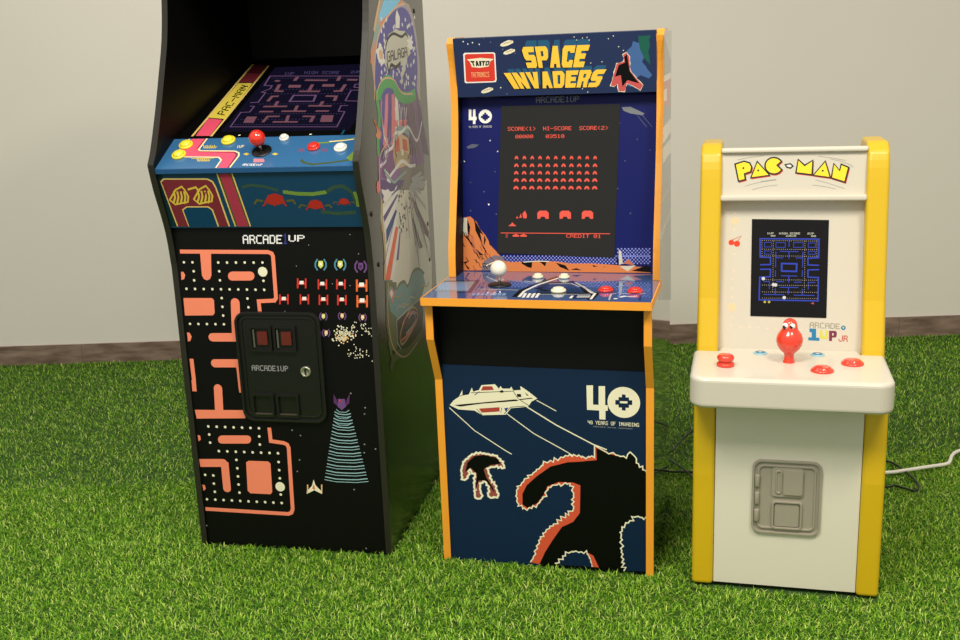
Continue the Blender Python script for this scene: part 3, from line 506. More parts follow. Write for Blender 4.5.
  ('p','artgrey',0,[(1700,12528),(3590,12600),(4213,12515),(4590,12192),(4793,11705),(4936,11053),(4821,10202),(999,10391),(811,11131),(783,11427),(1199,11854),(1477,12322)]),
  ('p','skyb',1,[(2069,12542),(3520,12598),(2787,12327),(1592,12026),(1635,12227)]),
  ('s','orange2',2,92,[(3590,12600),(2781,12299),(1588,12009)],0),
  ('s','peach2',2,107,[(1724,12529),(1351,12121),(1141,11854)],0),
  ('p','tealpale',1,[(1286,11987),(1774,12029),(1563,11892),(1406,11723),(1033,11623)]),
  ('p','orange2',2,[(810,11394),(1266,11623),(1356,11490),(983,11392),(925,11129),(734,11198)]),
  ('p','purp',2,[(3070,12405),(3310,12451),(3510,12468),(3700,12461),(3895,12430),(4080,12374),(4239,12295),(4360,12194),(4453,12071),(4534,11930),(4615,11763),(4683,11579),(4729,11401),(4744,11241),(4735,11090),(4710,10942),(4667,10795),(4609,10653),(4544,10525),(4575,10401),(4601,10289),(4327,10227),(3506,10245),(2473,10308),(1722,10355),(1413,10360),(1311,10355),(1235,10379),(1128,10452),(1048,10554),(999,10660),(985,10764),(1002,10873),(1036,10993),(1082,11132),(1146,11281),(1223,11424),(1311,11553),(1413,11675),(1541,11791),(1694,11900),(1875,12002),(2098,12103),(2401,12213),(2752,12322)]),
  ('s','lilac',3,69,[(3070,12405),(3310,12451),(3510,12468),(3700,12461),(3895,12430),(4080,12374),(4239,12295),(4360,12194),(4453,12071),(4534,11930),(4615,11763),(4683,11579),(4729,11401),(4744,11241),(4735,11090),(4710,10942),(4667,10795),(4609,10653),(4544,10525),(4575,10401),(4601,10289),(4327,10227),(3506,10245),(2473,10308)],0),
  ('s','peach2',3,51,[(860,10398),(881,10509),(911,10668),(948,10841),(989,10995),(1034,11122),(1085,11240),(1142,11351),(1207,11457),(1275,11556),(1349,11648),(1436,11737),(1548,11825),(1691,11915),(1858,12005),(2044,12093),(2239,12174),(2455,12251),(2693,12325),(2931,12391),(3145,12443),(3339,12477),(3520,12497),(3673,12509),(3782,12518)],0),
  ('d','white2',4,51,[(3279,11007),(3745,10654),(3577,10694),(1671,11474),(4332,11146),(4387,12069),(1712,11861),(2208,10749),(3932,11983),(4040,12019),(3480,12030),(1462,10844),(4380,10755),(2220,10676),(1990,10717),(3408,10625),(4296,11750),(2701,11954),(2124,12104),(1531,11145),(3986,11439),(3776,12152),(4666,12230),(3636,10824),(1533,10973),(1758,12125),(1919,10697),(2030,11012),(4180,10640),(2970,10958),(1789,11029),(3781,10795),(1530,10725),(1881,11669),(3179,10714),(2377,10731),(1911,11969),(3392,10574),(2174,12131),(4518,11344),(3161,10869),(1591,10770),(1671,11431),(4177,12036),(3542,10648),(3285,10930),(1892,11522),(1869,10874),(4443,10788),(4512,11483),(2877,11036),(2831,11987),(2461,10623),(4394,11183),(1899,11776),(3730,10783),(2486,10953),(3770,11077),(3399,10975),(2521,11084),(2238,10701),(1597,11348),(2772,10895),(3334,10912),(3604,10853),(2434,10861),(4077,11082),(4328,10609),(1919,10886),(4375,11443)]),
  ('p','logogrey',5,[(1899,11417),(2019,11496),(1828,11631),(2120,11682),(2266,11805),(2614,11861),(2853,11935),(3205,11890),(3665,11887),(3960,11802),(4251,11741),(4224,11661),(4321,11514),(4044,11435),(4118,11364),(3768,11263),(3730,11148),(3575,11076),(3574,10989),(3238,10815),(3287,10708),(3114,10653),(2946,10732),(3142,10776),(3057,10915),(3269,10975),(3333,11068),(2963,11118),(2553,11092),(2267,11022),(1941,10929),(1960,11057),(1743,11184),(1882,11255)]),
  ('s','blackm',6,64,[(1973,11522),(2009,11558),(2059,11610),(2123,11665),(2203,11711),(2300,11747),(2414,11780),(2541,11805),(2679,11819),(2836,11811),(3014,11788),(3189,11764),(3340,11753),(3457,11765),(3553,11790),(3634,11816),(3707,11828),(3773,11819),(3830,11797),(3875,11773),(3907,11757)],0),
  ('s','blackm',6,83,[(2000,11178),(2016,11132),(2039,11063),(2069,11000),(2107,10967),(2151,10985),(2203,11034),(2263,11088),(2333,11120),(2416,11116),(2511,11093),(2612,11069),(2715,11059),(2829,11075),(2953,11105),(3065,11137),(3144,11159)],0),
  ('p','white2',5,[(3062,12370),(3297,12199),(3216,11948),(2904,11944),(2917,12190)]),
  ('p','white2',5,[(1210,11460),(1404,11507),(1436,11573),(1500,11618),(1643,11577),(1647,11484),(1748,11456),(1718,11405),(1788,11342),(1767,11278),(1849,11237),(1821,11185),(1555,11113),(1520,11149),(1368,11185),(1320,11256),(1275,11296),(1268,11372),(1185,11403)]),
  ('p','peach2',6,[(1401,11423),(1596,11489),(1721,11387),(1667,11251),(1452,11271)]),
  ('p','white2',5,[(3789,11675),(4110,11707),(4292,11741),(4265,11672),(4414,11643),(4259,11544),(4445,11500),(4100,11443),(3956,11405),(4040,11464),(3794,11543),(3958,11594)]),
  ('t','logodk',7,'GALAGA','b',[(2014,11419),(3784,11518),(3780,11297),(2000,11178)]),
  ('s','green2',6,284,[(1235,10379),(1242,10410),(1250,10454),(1266,10503),(1296,10547),(1342,10586),(1400,10625),(1469,10660),(1546,10691),(1632,10717),(1729,10740),(1832,10757),(1936,10764),(2045,10760),(2160,10747),(2272,10726),(2372,10696),(2453,10652),(2520,10596),(2585,10538),(2660,10489),(2742,10450),(2827,10416),(2924,10387),(3044,10363),(3197,10342),(3379,10326),(3568,10315),(3746,10312),(3920,10321),(4096,10341),(4250,10363),(4359,10379)],0),
  ('s','peach2',7,43,[(1023,10390),(1033,10426),(1047,10477),(1072,10535),(1113,10588),(1174,10640),(1252,10692),(1343,10741),(1443,10780),(1556,10807),(1682,10826),(1817,10837),(1952,10839),(2094,10833),(2244,10818),(2389,10794),(2518,10762),(2622,10717),(2709,10660),(2790,10602),(2877,10552),(2964,10513),(3046,10478),(3142,10449),(3267,10426),(3452,10410),(3683,10401),(3904,10396),(4059,10392)],0),
  ('p','purp2',4,[(1231,10359),(1942,10498),(3031,10305),(4483,10234),(4902,9978),(4911,8864),(4634,7928),(814,8432),(814,9262),(923,9765)]),
  ('p','purp',5,[(1501,10483),(1680,10510),(1396,9135),(919,9252)]),
  ('p','pink2',5,[(1747,10472),(1930,10499),(1731,9101),(1241,9220)]),
  ('p','purp3',5,[(1973,10462),(2158,10489),(2041,9071),(1538,9192)]),
  ('p','rose',5,[(2254,10450),(2444,10477),(2430,9032),(1911,9155)]),
  ('p','white2',5,[(2515,10438),(2709,10465),(2794,8995),(2260,9121)]),
  ('p','purp4',5,[(2850,10423),(3048,10451),(3264,8948),(2711,9078)]),
  ('p','greypurp',5,[(3262,10405),(3467,10432),(3851,8889),(3273,9023)]),
  ('p','greypurp2',5,[(3761,10382),(3974,10411),(4570,8817),(3960,8956)]),
  ('p','greypurp',5,[(4355,10356),(4577,10384),(5441,8730),(4791,8875)]),
  ('s','green2',6,191,[(1045,10605),(1045,10565),(1043,10510),(1045,10443),(1053,10368),(1079,10284),(1115,10189),(1146,10088),(1151,9988),(1116,9890),(1056,9792),(991,9693),(945,9593),(925,9482),(918,9364),(917,9257),(916,9183)],0),
  ('s','white2',6,62,[(1330,9976),(1424,9553),(1799,9238)],0),
  ('p','orange2',6,[(725,10018),(706,9954),(803,9899),(852,9798),(1103,9727),(1215,9679),(1213,9610),(1070,9519),(848,9582),(741,9639),(897,9698),(867,9807),(788,9882),(770,9924)]),
  ('p','purp4',5,[(1049,9515),(1721,9174),(1413,8922),(1020,9103)]),
  ('p','pinkd',5,[(1110,8955),(1473,9198),(2249,9195),(2422,8738),(1586,8545),(1051,8681)]),
  ('s','white2',8,79,[(948,8938),(1044,8951),(1187,8970),(1332,8995),(1435,9025),(1464,9065),(1449,9112),(1436,9159),(1473,9198),(1590,9221),(1758,9235),(1934,9251),(2070,9284),(2137,9346),(2166,9426),(2194,9504),(2260,9556),(2382,9571),(2538,9562),(2708,9547),(2869,9544),(3016,9569),(3160,9609),(3305,9638),(3456,9630),(3624,9560),(3803,9446),(3976,9329),(4122,9252),(4226,9226),(4301,9231),(4366,9258),(4443,9303),(4545,9380),(4659,9487),(4764,9594),(4836,9667)],0),
  ('s','white2',8,84,[(1601,8615),(1713,8642),(1875,8681),(2056,8723),(2223,8760),(2369,8796),(2510,8832),(2650,8859),(2794,8865),(2944,8838),(3096,8786),(3250,8729),(3402,8686),(3564,8664),(3734,8652),(3886,8646),(3993,8641)],0),
  ('s','tealpale',7,156,[(2376,9474),(2394,9506),(2418,9552),(2462,9597),(2543,9624),(2684,9628),(2872,9618),(3067,9597),(3227,9572),(3343,9537),(3435,9490),(3505,9445),(3556,9414)],0),
  ('s','white2',8,58,[(2415,10157),(2479,9829),(2627,10145)],0),
  ('p','rose',7,[(2302,9877),(2619,9855),(2532,9698),(2298,9733)]),
  ('s','white2',8,60,[(2831,10206),(2882,9801),(3034,10122)],0),
  ('p','rose',7,[(2700,9850),(3027,9828),(2937,9668),(2696,9704)]),
  ('s','white2',8,62,[(3228,10111),(3299,9772),(3454,10098)],0),
  ('p','rose',7,[(3110,9822),(3448,9800),(3356,9637),(3107,9674)]),
  ('p','peach2',6,[(2172,9455),(2861,9508),(3468,9346),(3569,8918),(3263,8721),(2150,8732),(2063,9068)]),
  ('p','orange3',7,[(2314,9371),(2642,9452),(2640,9121),(2300,9118)]),
  ('p','orange3',7,[(2907,9393),(3318,9321),(3334,9055),(2945,9111)]),
  ('p','white2',8,[(2784,9145),(2949,9129),(2918,8983),(2757,9017)]),
  ('s','goldp2',7,194,[(2173,8839),(2196,8872),(2228,8921),(2275,8970),(2343,9004),(2441,9019),(2564,9024),(2697,9020),(2825,9011),(2953,8994),(3086,8970),(3208,8939),(3302,8906),(3359,8866),(3388,8818),(3403,8773),(3414,8742)],0),
  ('p','artgrey2',6,[(2674,8727),(3163,8679),(3548,8697),(4000,8620),(4905,8583),(4748,8458),(4808,8308),(4748,8242),(4760,8078),(4714,7920),(4298,7953),(3573,8086),(3234,8109),(3026,8143),(2563,8198),(2076,8263),(2219,8438),(2428,8429),(2457,8570)]),
  ('s','white3',8,97,[(3543,8332),(4504,8387)],0),
  ('s','white3',8,97,[(3596,8293),(4707,8245)],0),
  ('s','white3',8,97,[(3608,8255),(4752,8107)],0),
  ('s','white3',8,97,[(3577,8223),(4635,7991)],0),
  ('s','white3',8,97,[(3506,8200),(4370,7909)],0),
  ('s','white3',8,96,[(3403,8188),(3989,7870)],0),
  ('s','white3',8,95,[(3278,8188),(3538,7876)],0),
  ('p','white2',7,[(1291,8868),(1369,8813),(1624,8685),(1555,8631),(1717,8527),(1709,8462),(1393,8569),(1455,8625),(1309,8719),(1324,8820)]),
  ('o','rose',8,139,(734,8505)),
  ('p','raybase',5,[(900,8434),(3503,8325),(5039,8136),(5034,6897),(5013,5974),(4960,5473),(827,6375),(946,7220),(760,7787)]),
  ('p','purp4',6,[(944,8639),(2934,8394),(2343,8245),(885,8085)]),
  ('p','white2',6,[(2203,8226),(2320,8136),(945,7793),(856,7948)]),
  ('p','purp4',6,[(2188,8154),(2313,8100),(1043,7670),(973,7806)]),
  ('p','white2',6,[(2246,8109),(2372,8055),(1095,7446),(1043,7670)]),
  ('p','bluer',6,[(1980,7814),(2103,7759),(1353,7219),(1084,7159),(1127,7476)]),
  ('p','white2',6,[(2103,7759),(2228,7702),(1069,6616),(962,6711),(1052,7129)]),
  ('p','orange4',6,[(1896,7420),(2132,7381),(1193,6295),(791,6383)]),
  ('p','white2',6,[(2166,7413),(2358,7343),(1481,6232),(1230,6287)]),
  ('p','purp4',6,[(2228,7252),(2308,7238),(1764,6170),(1507,6227)]),
  ('p','greyrose',6,[(3271,7930),(3561,7890),(5008,6776),(4893,6628),(4437,6832)]),
  ('p','greyrose2',6,[(3340,7414),(3522,7346),(4284,6490),(3890,6523)]),
  ('p','white3',6,[(3383,8108),(3536,8127),(4745,7521),(4873,7338)]),
  ('p','white3',6,[(3415,8258),(4861,8077),(4845,7997),(3438,8159)]),
  ('p','greyrose2',6,[(3431,8334),(4878,8156),(4788,8118)]),
  ('p','white2',7,[(963,8432),(1236,8373),(1474,8368),(1624,8286),(1923,8266),(2144,8279),(2266,8361),(2066,8320),(1934,8237),(1760,8222),(1685,8182),(1432,8143),(1291,8110),(1141,8084),(1040,8184),(1099,8270),(972,8351)]),
  ('d','logodk',7,40,[(2371,7270),(2330,7569),(2395,8073),(3356,7985),(2916,7759),(2711,7748),(2367,7420),(2402,8087),(2325,8061),(2569,7306),(2724,8179),(2396,7233),(2286,7671),(2594,7577),(2548,7549),(2721,7570),(3162,7580),(2494,8265),(3232,7678),(2341,7294),(2787,7469),(3210,7916),(2522,7341),(2324,7502),(2304,7589),(2863,7201),(3119,7677),(2531,8164),(2786,7720),(2228,7361),(2719,7511),(2531,8058),(2299,7979),(2537,7855),(2553,7386),(3248,8039),(2730,8119),(2816,7180),(2391,7489),(2667,8300)]),
  ('p','orange2',6,[(679,7694),(991,7428),(1028,7133),(863,7414)]),
  ('s','goldp2',7,124,[(915,8222),(906,8107),(893,7943),(881,7759),(877,7590),(888,7442),(908,7299),(926,7155),(925,7008),(897,6840),(849,6661),(800,6500),(767,6388)],0),
  ('p','raybase',6,[(1817,6642),(5134,5984),(4965,5172),(3180,5226),(1309,5305),(1177,6039)]),
  ('p','cloud',7,[(907,6101),(1202,6156),(1523,5960),(1913,6039),(2368,6002),(2650,5832),(3189,6064),(3773,6008),(4173,5811),(4325,5503),(3884,5283),(1599,5273),(1076,5571),(991,5838)]),
  ('s','olive2',8,75,[(1715,5958),(1751,5974),(1802,5997),(1867,6019),(1942,6032),(2037,6036),(2151,6032),(2267,6022),(2368,6002),(2443,5960),(2502,5901),(2565,5850),(2650,5832),(2765,5869),(2901,5944),(3047,6022),(3191,6072),(3336,6084),(3486,6076),(3635,6053),(3776,6021),(3915,5972),(4053,5905),(4174,5839),(4259,5793)],0),
  ('p','olive2',6,[(824,6361),(1707,6126),(1599,5273),(1445,4552),(883,4672),(674,5347)]),
  ('p','rose',7,[(1033,6031),(1299,6073),(1514,5920),(1283,5727)]),
  ('p','white2',8,[(1100,6016),(1254,6063),(1371,5933),(1207,5848)]),
  ('p','logodk',7,[(1519,5251),(3879,5262),(3972,4850),(3795,4434),(2974,4249),(2007,4304),(1462,4632)]),
  ('s','white3',8,43,[(1519,5251),(3879,5262)],0),
  ('s','white3',8,43,[(1519,5251),(1479,4712),(1731,4470)],0),
  ('s','goldp2',8,57,[(2340,5126),(2431,5148),(2562,5181),(2709,5209),(2845,5219),(2976,5203),(3111,5171),(3232,5128),(3319,5080),(3370,5022),(3394,4953),(3388,4884),(3351,4824),(3284,4778),(3189,4741),(3061,4707),(2896,4674),(2662,4631),(2375,4585),(2102,4553),(1903,4551),(1790,4590),(1728,4659),(1710,4739),(1728,4814),(1805,4886),(1938,4964),(2077,5034),(2173,5083)],0),
  ('s','white3',8,46,[(2560,5027),(2620,5039),(2708,5057),(2806,5072),(2897,5073),(2988,5056),(3085,5026),(3166,4989),(3207,4951),(3205,4909),(3172,4861),(3105,4816),(3002,4780),(2832,4754),(2610,4736),(2397,4723),(2252,4714)],0),
  ('s','olive2',8,230,[(791,4241),(831,4267),(890,4305),(960,4344),(1037,4376),(1115,4401),(1198,4423),(1297,4435),(1419,4432),(1575,4402),(1759,4352),(1957,4298),(2156,4260),(2357,4244),(2566,4239),(2775,4242),(2974,4249),(3175,4263),(3378,4286),(3557,4310),(3683,4326)],0),
  ('s','olive2',8,148,[(1037,4376),(902,4625),(799,4944)],0),
  ('s','white3',9,33,[(4140,9930),(4240,9608)],0),
  ('s','lilac',9,29,[(2264,9253),(2103,8725)],0),
  ('s','rose',9,28,[(1895,9689),(1718,9331)],0),
  ('s','lilac',9,27,[(1459,9322),(1267,9076)],0),
  ('s','rose',9,31,[(2990,9340),(2967,9057)],0),
  ('s','greyrose',9,28,[(1831,9793),(1660,9511)],0),
  ('s','lilac',9,28,[(2193,10215),(2064,9984)],0),
  ('s','white3',9,32,[(3618,9198),(3646,8760)],0),
  ('s','lilac',9,28,[(1713,9492),(1507,9074)],0),
  ('s','greyrose',9,32,[(3794,9252),(3878,8980)],0),
  ('s','white3',9,33,[(4076,9136),(4149,8618)],0),
  ('s','white3',9,29,[(2287,9664),(2124,9163)],0),
  ('s','greyrose',9,29,[(2564,9767),(2436,9287)],0),
  ('s','lilac',9,32,[(3795,9122),(3851,8700)],0),
  ('s','greyrose',9,31,[(3328,9879),(3334,9608)],0),
  ('s','white3',9,27,[(1406,9293),(1217,9085)],0),
  ('s','peach2',9,44,[(1375,10352),(1352,10301),(1317,10229),(1289,10142),(1285,10048),(1317,9937),(1373,9807),(1437,9681),(1493,9582),(1555,9525),(1627,9494),(1671,9470),(1649,9429),(1523,9376),(1325,9319),(1120,9247),(968,9143),(885,8980),(838,8772),(811,8572),(791,8435)],0),
  ('s','lilac',9,48,[(2180,9490),(2096,9459),(1975,9414),(1849,9363),(1751,9313),(1697,9264),(1666,9212),(1635,9162),(1581,9117),(1490,9077),(1376,9042),(1265,9011),(1177,8982),(1120,8955),(1081,8929),(1055,8908),(1035,8893)],0),
  ('s','tealpale',9,72,[(1208,8839),(1279,8797),(1381,8737),(1496,8672),(1601,8615),(1691,8567),(1775,8522),(1862,8485),(1960,8463),(2068,8461),(2183,8474),(2307,8495),(2442,8514),(2606,8533),(2794,8554),(2968,8574),(3090,8588)],0),
  ('s','blackm',9,39,[(2303,9444),(2208,9126),(2343,9004)],0),
  ('s','blackm',9,42,[(3532,9303),(3541,8997),(3294,8869)],0),
  ('s','purp4',8,32,[(3366,7978),(3841,6058)],0),
  ('s','purp4',8,33,[(3662,7967),(4719,6374)],0),
  ('s','white2',8,32,[(3267,7978),(3673,6515)],0),
  ('s','purp4',8,29,[(2041,7806),(784,6738)],0),
  ('s','white2',8,32,[(3380,8002),(3960,6507)],0),
  ('s','white2',8,32,[(3337,7711),(4053,6716)],0),
  ('s','purp4',8,32,[(3224,8000),(3581,6662)],0),
  ('s','white3',8,31,[(2877,7989),(2758,6975)],0),
  ('s','white3',8,32,[(3528,7934),(4468,6844)],0),
  ('s','white3',8,33,[(3701,7672),(4932,6045)],0),
  ('s','purp4',8,33,[(3735,7752),(5074,6505)],0),
  ('s','white2',8,32,[(3502,7794),(4402,6487)],0),
  ('s','greyrose',8,31,[(2970,7878),(3048,6942)],0),
  ('s','white2',8,31,[(3099,8052),(3175,6424)],0),
  ('s','goldp2',9,31,[(1153,5819),(1205,5828),(1280,5842),(1366,5853),(1451,5852),(1537,5830),(1628,5795),(1718,5760),(1799,5741),(1873,5744),(1942,5763),(1999,5784),(2040,5799)],0),
  ('s','white3',9,34,[(2525,5476),(2583,5485),(2666,5498),(2762,5508),(2856,5506),(2952,5482),(3055,5444),(3156,5405),(3247,5384),(3329,5386),(3405,5405),(3470,5427),(3515,5442)],0),
  ('s','white3',9,32,[(1519,5499),(1573,5508),(1650,5522),(1738,5531),(1826,5529),(1915,5506),(2009,5469),(2103,5433),(2186,5412),(2262,5415),(2333,5432),(2393,5453),(2435,5468)],0),
  ('s','tealpale',9,33,[(1853,5477),(1908,5485),(1987,5499),(2078,5509),(2168,5507),(2259,5483),(2356,5446),(2452,5408),(2538,5387),(2616,5390),(2689,5408),(2750,5429),(2793,5444)],0),
  ('s','goldp2',9,36,[(3057,5273),(3118,5282),(3204,5295),(3303,5305),(3402,5302),(3502,5277),(3609,5236),(3715,5196),(3810,5173),(3895,5176),(3975,5194),(4042,5216),(4089,5231)],0),
  ('s','white3',9,37,[(3640,5234),(3702,5243),(3792,5257),(3896,5266),(3999,5263),(4103,5238),(4216,5196),(4326,5155),(4425,5131),(4514,5134),(4597,5152),(4667,5174),(4717,5190)],0),
  ('s','goldp2',9,33,[(1849,5460),(1903,5469),(1982,5482),(2073,5492),(2163,5490),(2254,5466),(2351,5429),(2447,5391),(2533,5370),(2611,5373),(2684,5390),(2745,5412),(2788,5426)],0),
  ('s','goldp2',9,37,[(3635,5515),(3697,5525),(3787,5539),(3890,5550),(3993,5548),(4097,5523),(4209,5483),(4319,5443),(4418,5421),(4507,5424),(4590,5443),(4659,5466),(4709,5481)],0),
  ('s','peach2',9,41,[(1015,6279),(976,6163),(918,5997),(863,5810),(834,5632),(833,5458),(851,5277),(887,5102),(942,4946),(1015,4813),(1108,4696),(1221,4591),(1357,4493),(1519,4396),(1706,4305),(1914,4229),(2139,4178),(2410,4164),(2724,4180),(3017,4206),(3225,4224)],0),
  ('s','rose',9,44,[(1925,5018),(1994,5040),(2092,5074),(2211,5106),(2340,5126),(2490,5133),(2663,5132),(2836,5120),(2985,5096),(3126,5052),(3263,4993),(3356,4927),(3360,4867),(3242,4811),(3033,4755),(2790,4707),(2566,4673),(2348,4660),(2117,4661),(1914,4669),(1774,4673)],0),
 ],
 's_marq': [
  ('t','teal1',1,'SPACE','B',[(1795,1123),(3244,1097),(3082,723),(1854,768)]),
  ('t','teal1',1,'SPACE','B',[(1796,1141),(3244,1115),(3083,741),(1855,786)]),
  ('t','teal1',1,'SPACE','B',[(1797,1159),(3245,1133),(3083,759),(1857,804)]),
  ('t','teal1',1,'SPACE','B',[(1798,1177),(3246,1150),(3084,777),(1858,822)]),
  ('t','teal1',1,'SPACE','B',[(1800,1195),(3247,1168),(3085,795),(1859,841)]),
  ('t','teal1',1,'SPACE','B',[(1801,1213),(3247,1186),(3086,813),(1860,859)]),
  ('t','teal1',1,'INVADERS','B',[(1356,601),(3590,614),(3429,183),(1533,242)]),
  ('t','blackm',2,'SPACE','B',[(1685,1062),(3224,1052),(3057,571),(1805,597)]),
  ('t','blackm',2,'INVADERS','B',[(1253,504),(3569,510),(3364,126),(1468,142)]),
  ('t','yel',3,'SPACE','B',[(1705,1076),(3242,1065),(3076,585),(1825,611)]),
  ('t','yel',3,'INVADERS','B',[(1273,519),(3587,524),(3383,140),(1488,157)]),
  ('p','bluesp',1,[(4042,908),(4145,997),(4173,1104),(4285,1063),(4406,1118),(4377,989),(4436,830),(4359,652),(4441,556),(4463,504),(4571,369),(4503,293),(4311,371),(4188,266),(4121,118),(3985,164),(4012,306),(4071,348),(4064,521),(4078,703),(4049,818)]),
  ('p','greensp',1,[(4288,1209),(4441,1203),(4563,1215),(4514,1116),(4538,1006),(4494,866),(4513,785),(4537,588),(4413,722),(4327,910),(4301,1056)]),
  ('s','cream',2,22,[(3655,161),(3707,269),(3713,315),(3743,390),(3743,455),(3795,573),(3808,638),(3872,640),(3961,678),(3975,746),(3948,829),(4023,869),(4092,776),(4087,690),(4100,635),(4085,568),(4104,472),(4134,423),(4212,334),(4232,293),(4309,228),(4364,157),(4309,45),(4236,94),(4158,140),(4064,193),(4029,206),(3983,120),(3966,21),(3837,38),(3814,132),(3815,205),(3736,144)],1),
  ('p','rose2',3,[(3667,157),(3736,392),(3809,635),(3973,680),(3952,824),(4025,871),(4087,776),(4102,470),(4235,296),(4369,154),(4309,46),(4159,142),(4023,208),(3967,27),(3836,38),(3818,200),(3736,144)]),
  ('p','blackm',4,[(3764,355),(3852,605),(3991,654),(3976,780),(4038,831),(4087,471),(4217,286),(4287,193),(4035,273),(3922,131),(3893,387)]),
  ('p','cream',1,[(1235,1124),(1261,1166),(1363,1213),(1441,1239),(1538,1220),(1542,1177),(1425,1123),(1302,1099)]),
  ('s','peach',2,11,[(1282,1136),(1506,1193)],0),
  ('s','navy',2,7,[(1314,1168),(1515,1214)],0),
  ('p','cream',1,[(1294,944),(1317,982),(1409,1025),(1479,1048),(1567,1032),(1571,992),(1465,944),(1354,922)]),
  ('s','peach',2,10,[(1336,955),(1538,1007)],0),
  ('s','navy',2,7,[(1365,984),(1546,1026)],0),
  ('p','cream',1,[(711,97),(736,138),(833,184),(906,209),(997,193),(1001,151),(890,99),(773,75)]),
  ('s','peach',2,11,[(755,110),(966,166)],0),
  ('s','navy',2,7,[(786,140),(975,186)],0),
  ('p','white2',1,[(373,967),(411,999),(1079,985),(1112,961),(1101,375),(1078,325),(1002,319),(384,317),(351,341)]),
  ('p','taired',2,[(406,943),(439,969),(1063,959),(1084,936),(1069,385),(1047,349),(992,344),(406,347),(384,370)]),
  ('p','cream',3,[(445,852),(766,874),(1067,840),(981,782),(937,676),(723,656),(548,678),(511,799)]),
  ('t','blackm',4,'TAITO','B',[(524,813),(982,800),(934,698),(566,693)]),
  ('t','peach',3,'TAITRONICS','b',[(518,558),(939,558),(934,444),(515,444)]),
  ('d','cream',1,16,[(399,1246),(500,1191),(612,1215),(763,1171),(1181,194)]),
  ('d','grey',1,11,[(1027,1210),(1563,949),(872,1305),(1293,1044),(1311,48)]),
  ('d','cream',1,12,[(2903,1243),(3085,1214),(3183,1224),(3863,998),(3245,670),(3755,1232),(3228,1165),(3037,114),(3153,36),(3491,690),(2955,1177),(3962,916),(3645,1176)]),
 ],
 's_bezel': [
  ('t','grey3',1,'ARCADE1UP','b',[(1902,3996),(2910,3992),(2898,3861),(1914,3857)]),
  ('t','white2',1,'4','B',[(320,3756),(508,3752),(505,3418),(316,3422)]),
  ('o','white2',1,158,(714,3587)),
  ('p','bezblue',2,[(689,3673),(740,3672),(740,3635),(688,3636)]),
  ('p','bezblue',2,[(650,3637),(779,3634),(779,3597),(649,3600)]),
  ('p','bezblue',2,[(610,3601),(817,3597),(817,3547),(610,3552)]),
  ('p','bezblue',2,[(649,3551),(778,3548),(778,3517),(649,3520)]),
  ('p','bezblue',2,[(687,3519),(739,3518),(739,3487),(687,3489)]),
  ('t','white3',1,'40 YEARS OF INVADING','b',[(316,3379),(867,3380),(867,3331),(322,3329)]),
  ('p','grey3',1,[(3864,3717),(4057,3724),(4371,3568),(4329,3527),(4058,3575),(3907,3638)]),
  ('s','grey4',1,12,[(4209,3530),(4422,3270)],0),
  ('s','grey4',1,12,[(4329,3527),(4542,3267)],0),
  ('p','grey4',1,[(259,2902),(390,2962),(566,2946),(455,2874),(291,2857)]),
  ('d','white3',1,19,[(826,3035),(1005,2784),(203,2565)]),
  ('d','grey4',1,14,[(3819,3372),(349,2074),(938,2319),(3948,2530),(4501,2762),(4215,3006)]),
  ('d','white2',1,21,[(783,1564)]),
  ('d','grey4',1,17,[(964,1338),(343,1420),(3784,1916),(674,1860),(4082,1356)]),
  ('p','rock',2,[(78,949),(173,1257),(331,1285),(481,1162),(570,983),(697,847),(865,560),(935,491),(1048,369),(1131,136),(1131,26),(59,11)]),
  ('p','rockpale',3,[(78,949),(173,1257),(259,1244),(255,845),(169,844)]),
  ('p','blackm',4,[(259,1230),(328,1038),(297,762),(257,1010)]),
  ('p','blackm',4,[(402,1257),(570,983),(654,847),(570,901),(638,571),(568,736),(456,956),(443,1120)]),
  ('p','blackm',4,[(69,857),(283,790),(564,295),(678,241),(536,294),(282,721)]),
  ('p','blackm',4,[(669,847),(710,737),(652,572)]),
  ('p','blackm',4,[(162,207),(306,250),(205,166),(319,42),(261,42)]),
  ('p','blackm',4,[(767,765),(851,573),(795,628)]),
  ('p','blackm',4,[(395,570),(565,378),(651,379)]),
  ('p','rockgrey',3,[(650,240),(793,325),(935,381),(1104,356),(1188,219),(1187,26),(591,18)]),
  ('s','blackm',4,20,[(649,185),(848,132),(1047,190)],0),
  ('s','cream',4,22,[(706,131),(962,244),(1132,191)],0),
  ('s','blackm',5,12,[(149,935),(189,889),(195,833)],0),
  ('s','blackm',5,15,[(636,559),(674,514),(705,440)],0),
  ('s','blackm',5,9,[(405,130),(420,39),(468,31)],0),
  ('s','blackm',5,16,[(356,680),(378,630),(429,553)],0),
  ('s','blackm',5,11,[(761,185),(782,101),(857,101)],0),
  ('s','blackm',5,14,[(618,198),(640,116),(699,100)],0),
  ('s','blackm',5,9,[(560,601),(586,544),(621,465)],0),
  ('s','blackm',5,17,[(684,147),(734,65),(741,50)],0),
  ('s','blackm',5,14,[(547,410),(564,361),(638,278)],0),
  ('s','blackm',5,12,[(596,633),(643,559),(691,535)],0),
  ('s','blackm',5,12,[(435,280),(478,211),(481,189)],0),
  ('s','blackm',5,10,[(782,405),(808,327),(869,284)],0),
  ('s','blackm',5,11,[(463,282),(491,209),(539,196)],0),
  ('s','blackm',5,15,[(215,912),(254,820),(298,809)],0),
  ('s','blackm',5,11,[(638,137),(652,78),(693,40)],0),
  ('s','blackm',5,16,[(171,924),(186,851),(222,825)],0),
  ('s','blackm',5,10,[(676,446),(707,369),(745,292)],0),
  ('s','blackm',5,14,[(402,513),(432,435),(467,420)],0),
  ('s','blackm',5,15,[(216,323),(265,247),(289,227)],0),
  ('s','blackm',5,12,[(698,502),(717,443),(754,385)],0),
  ('s','blackm',5,10,[(604,379),(646,300),(690,294)],0),
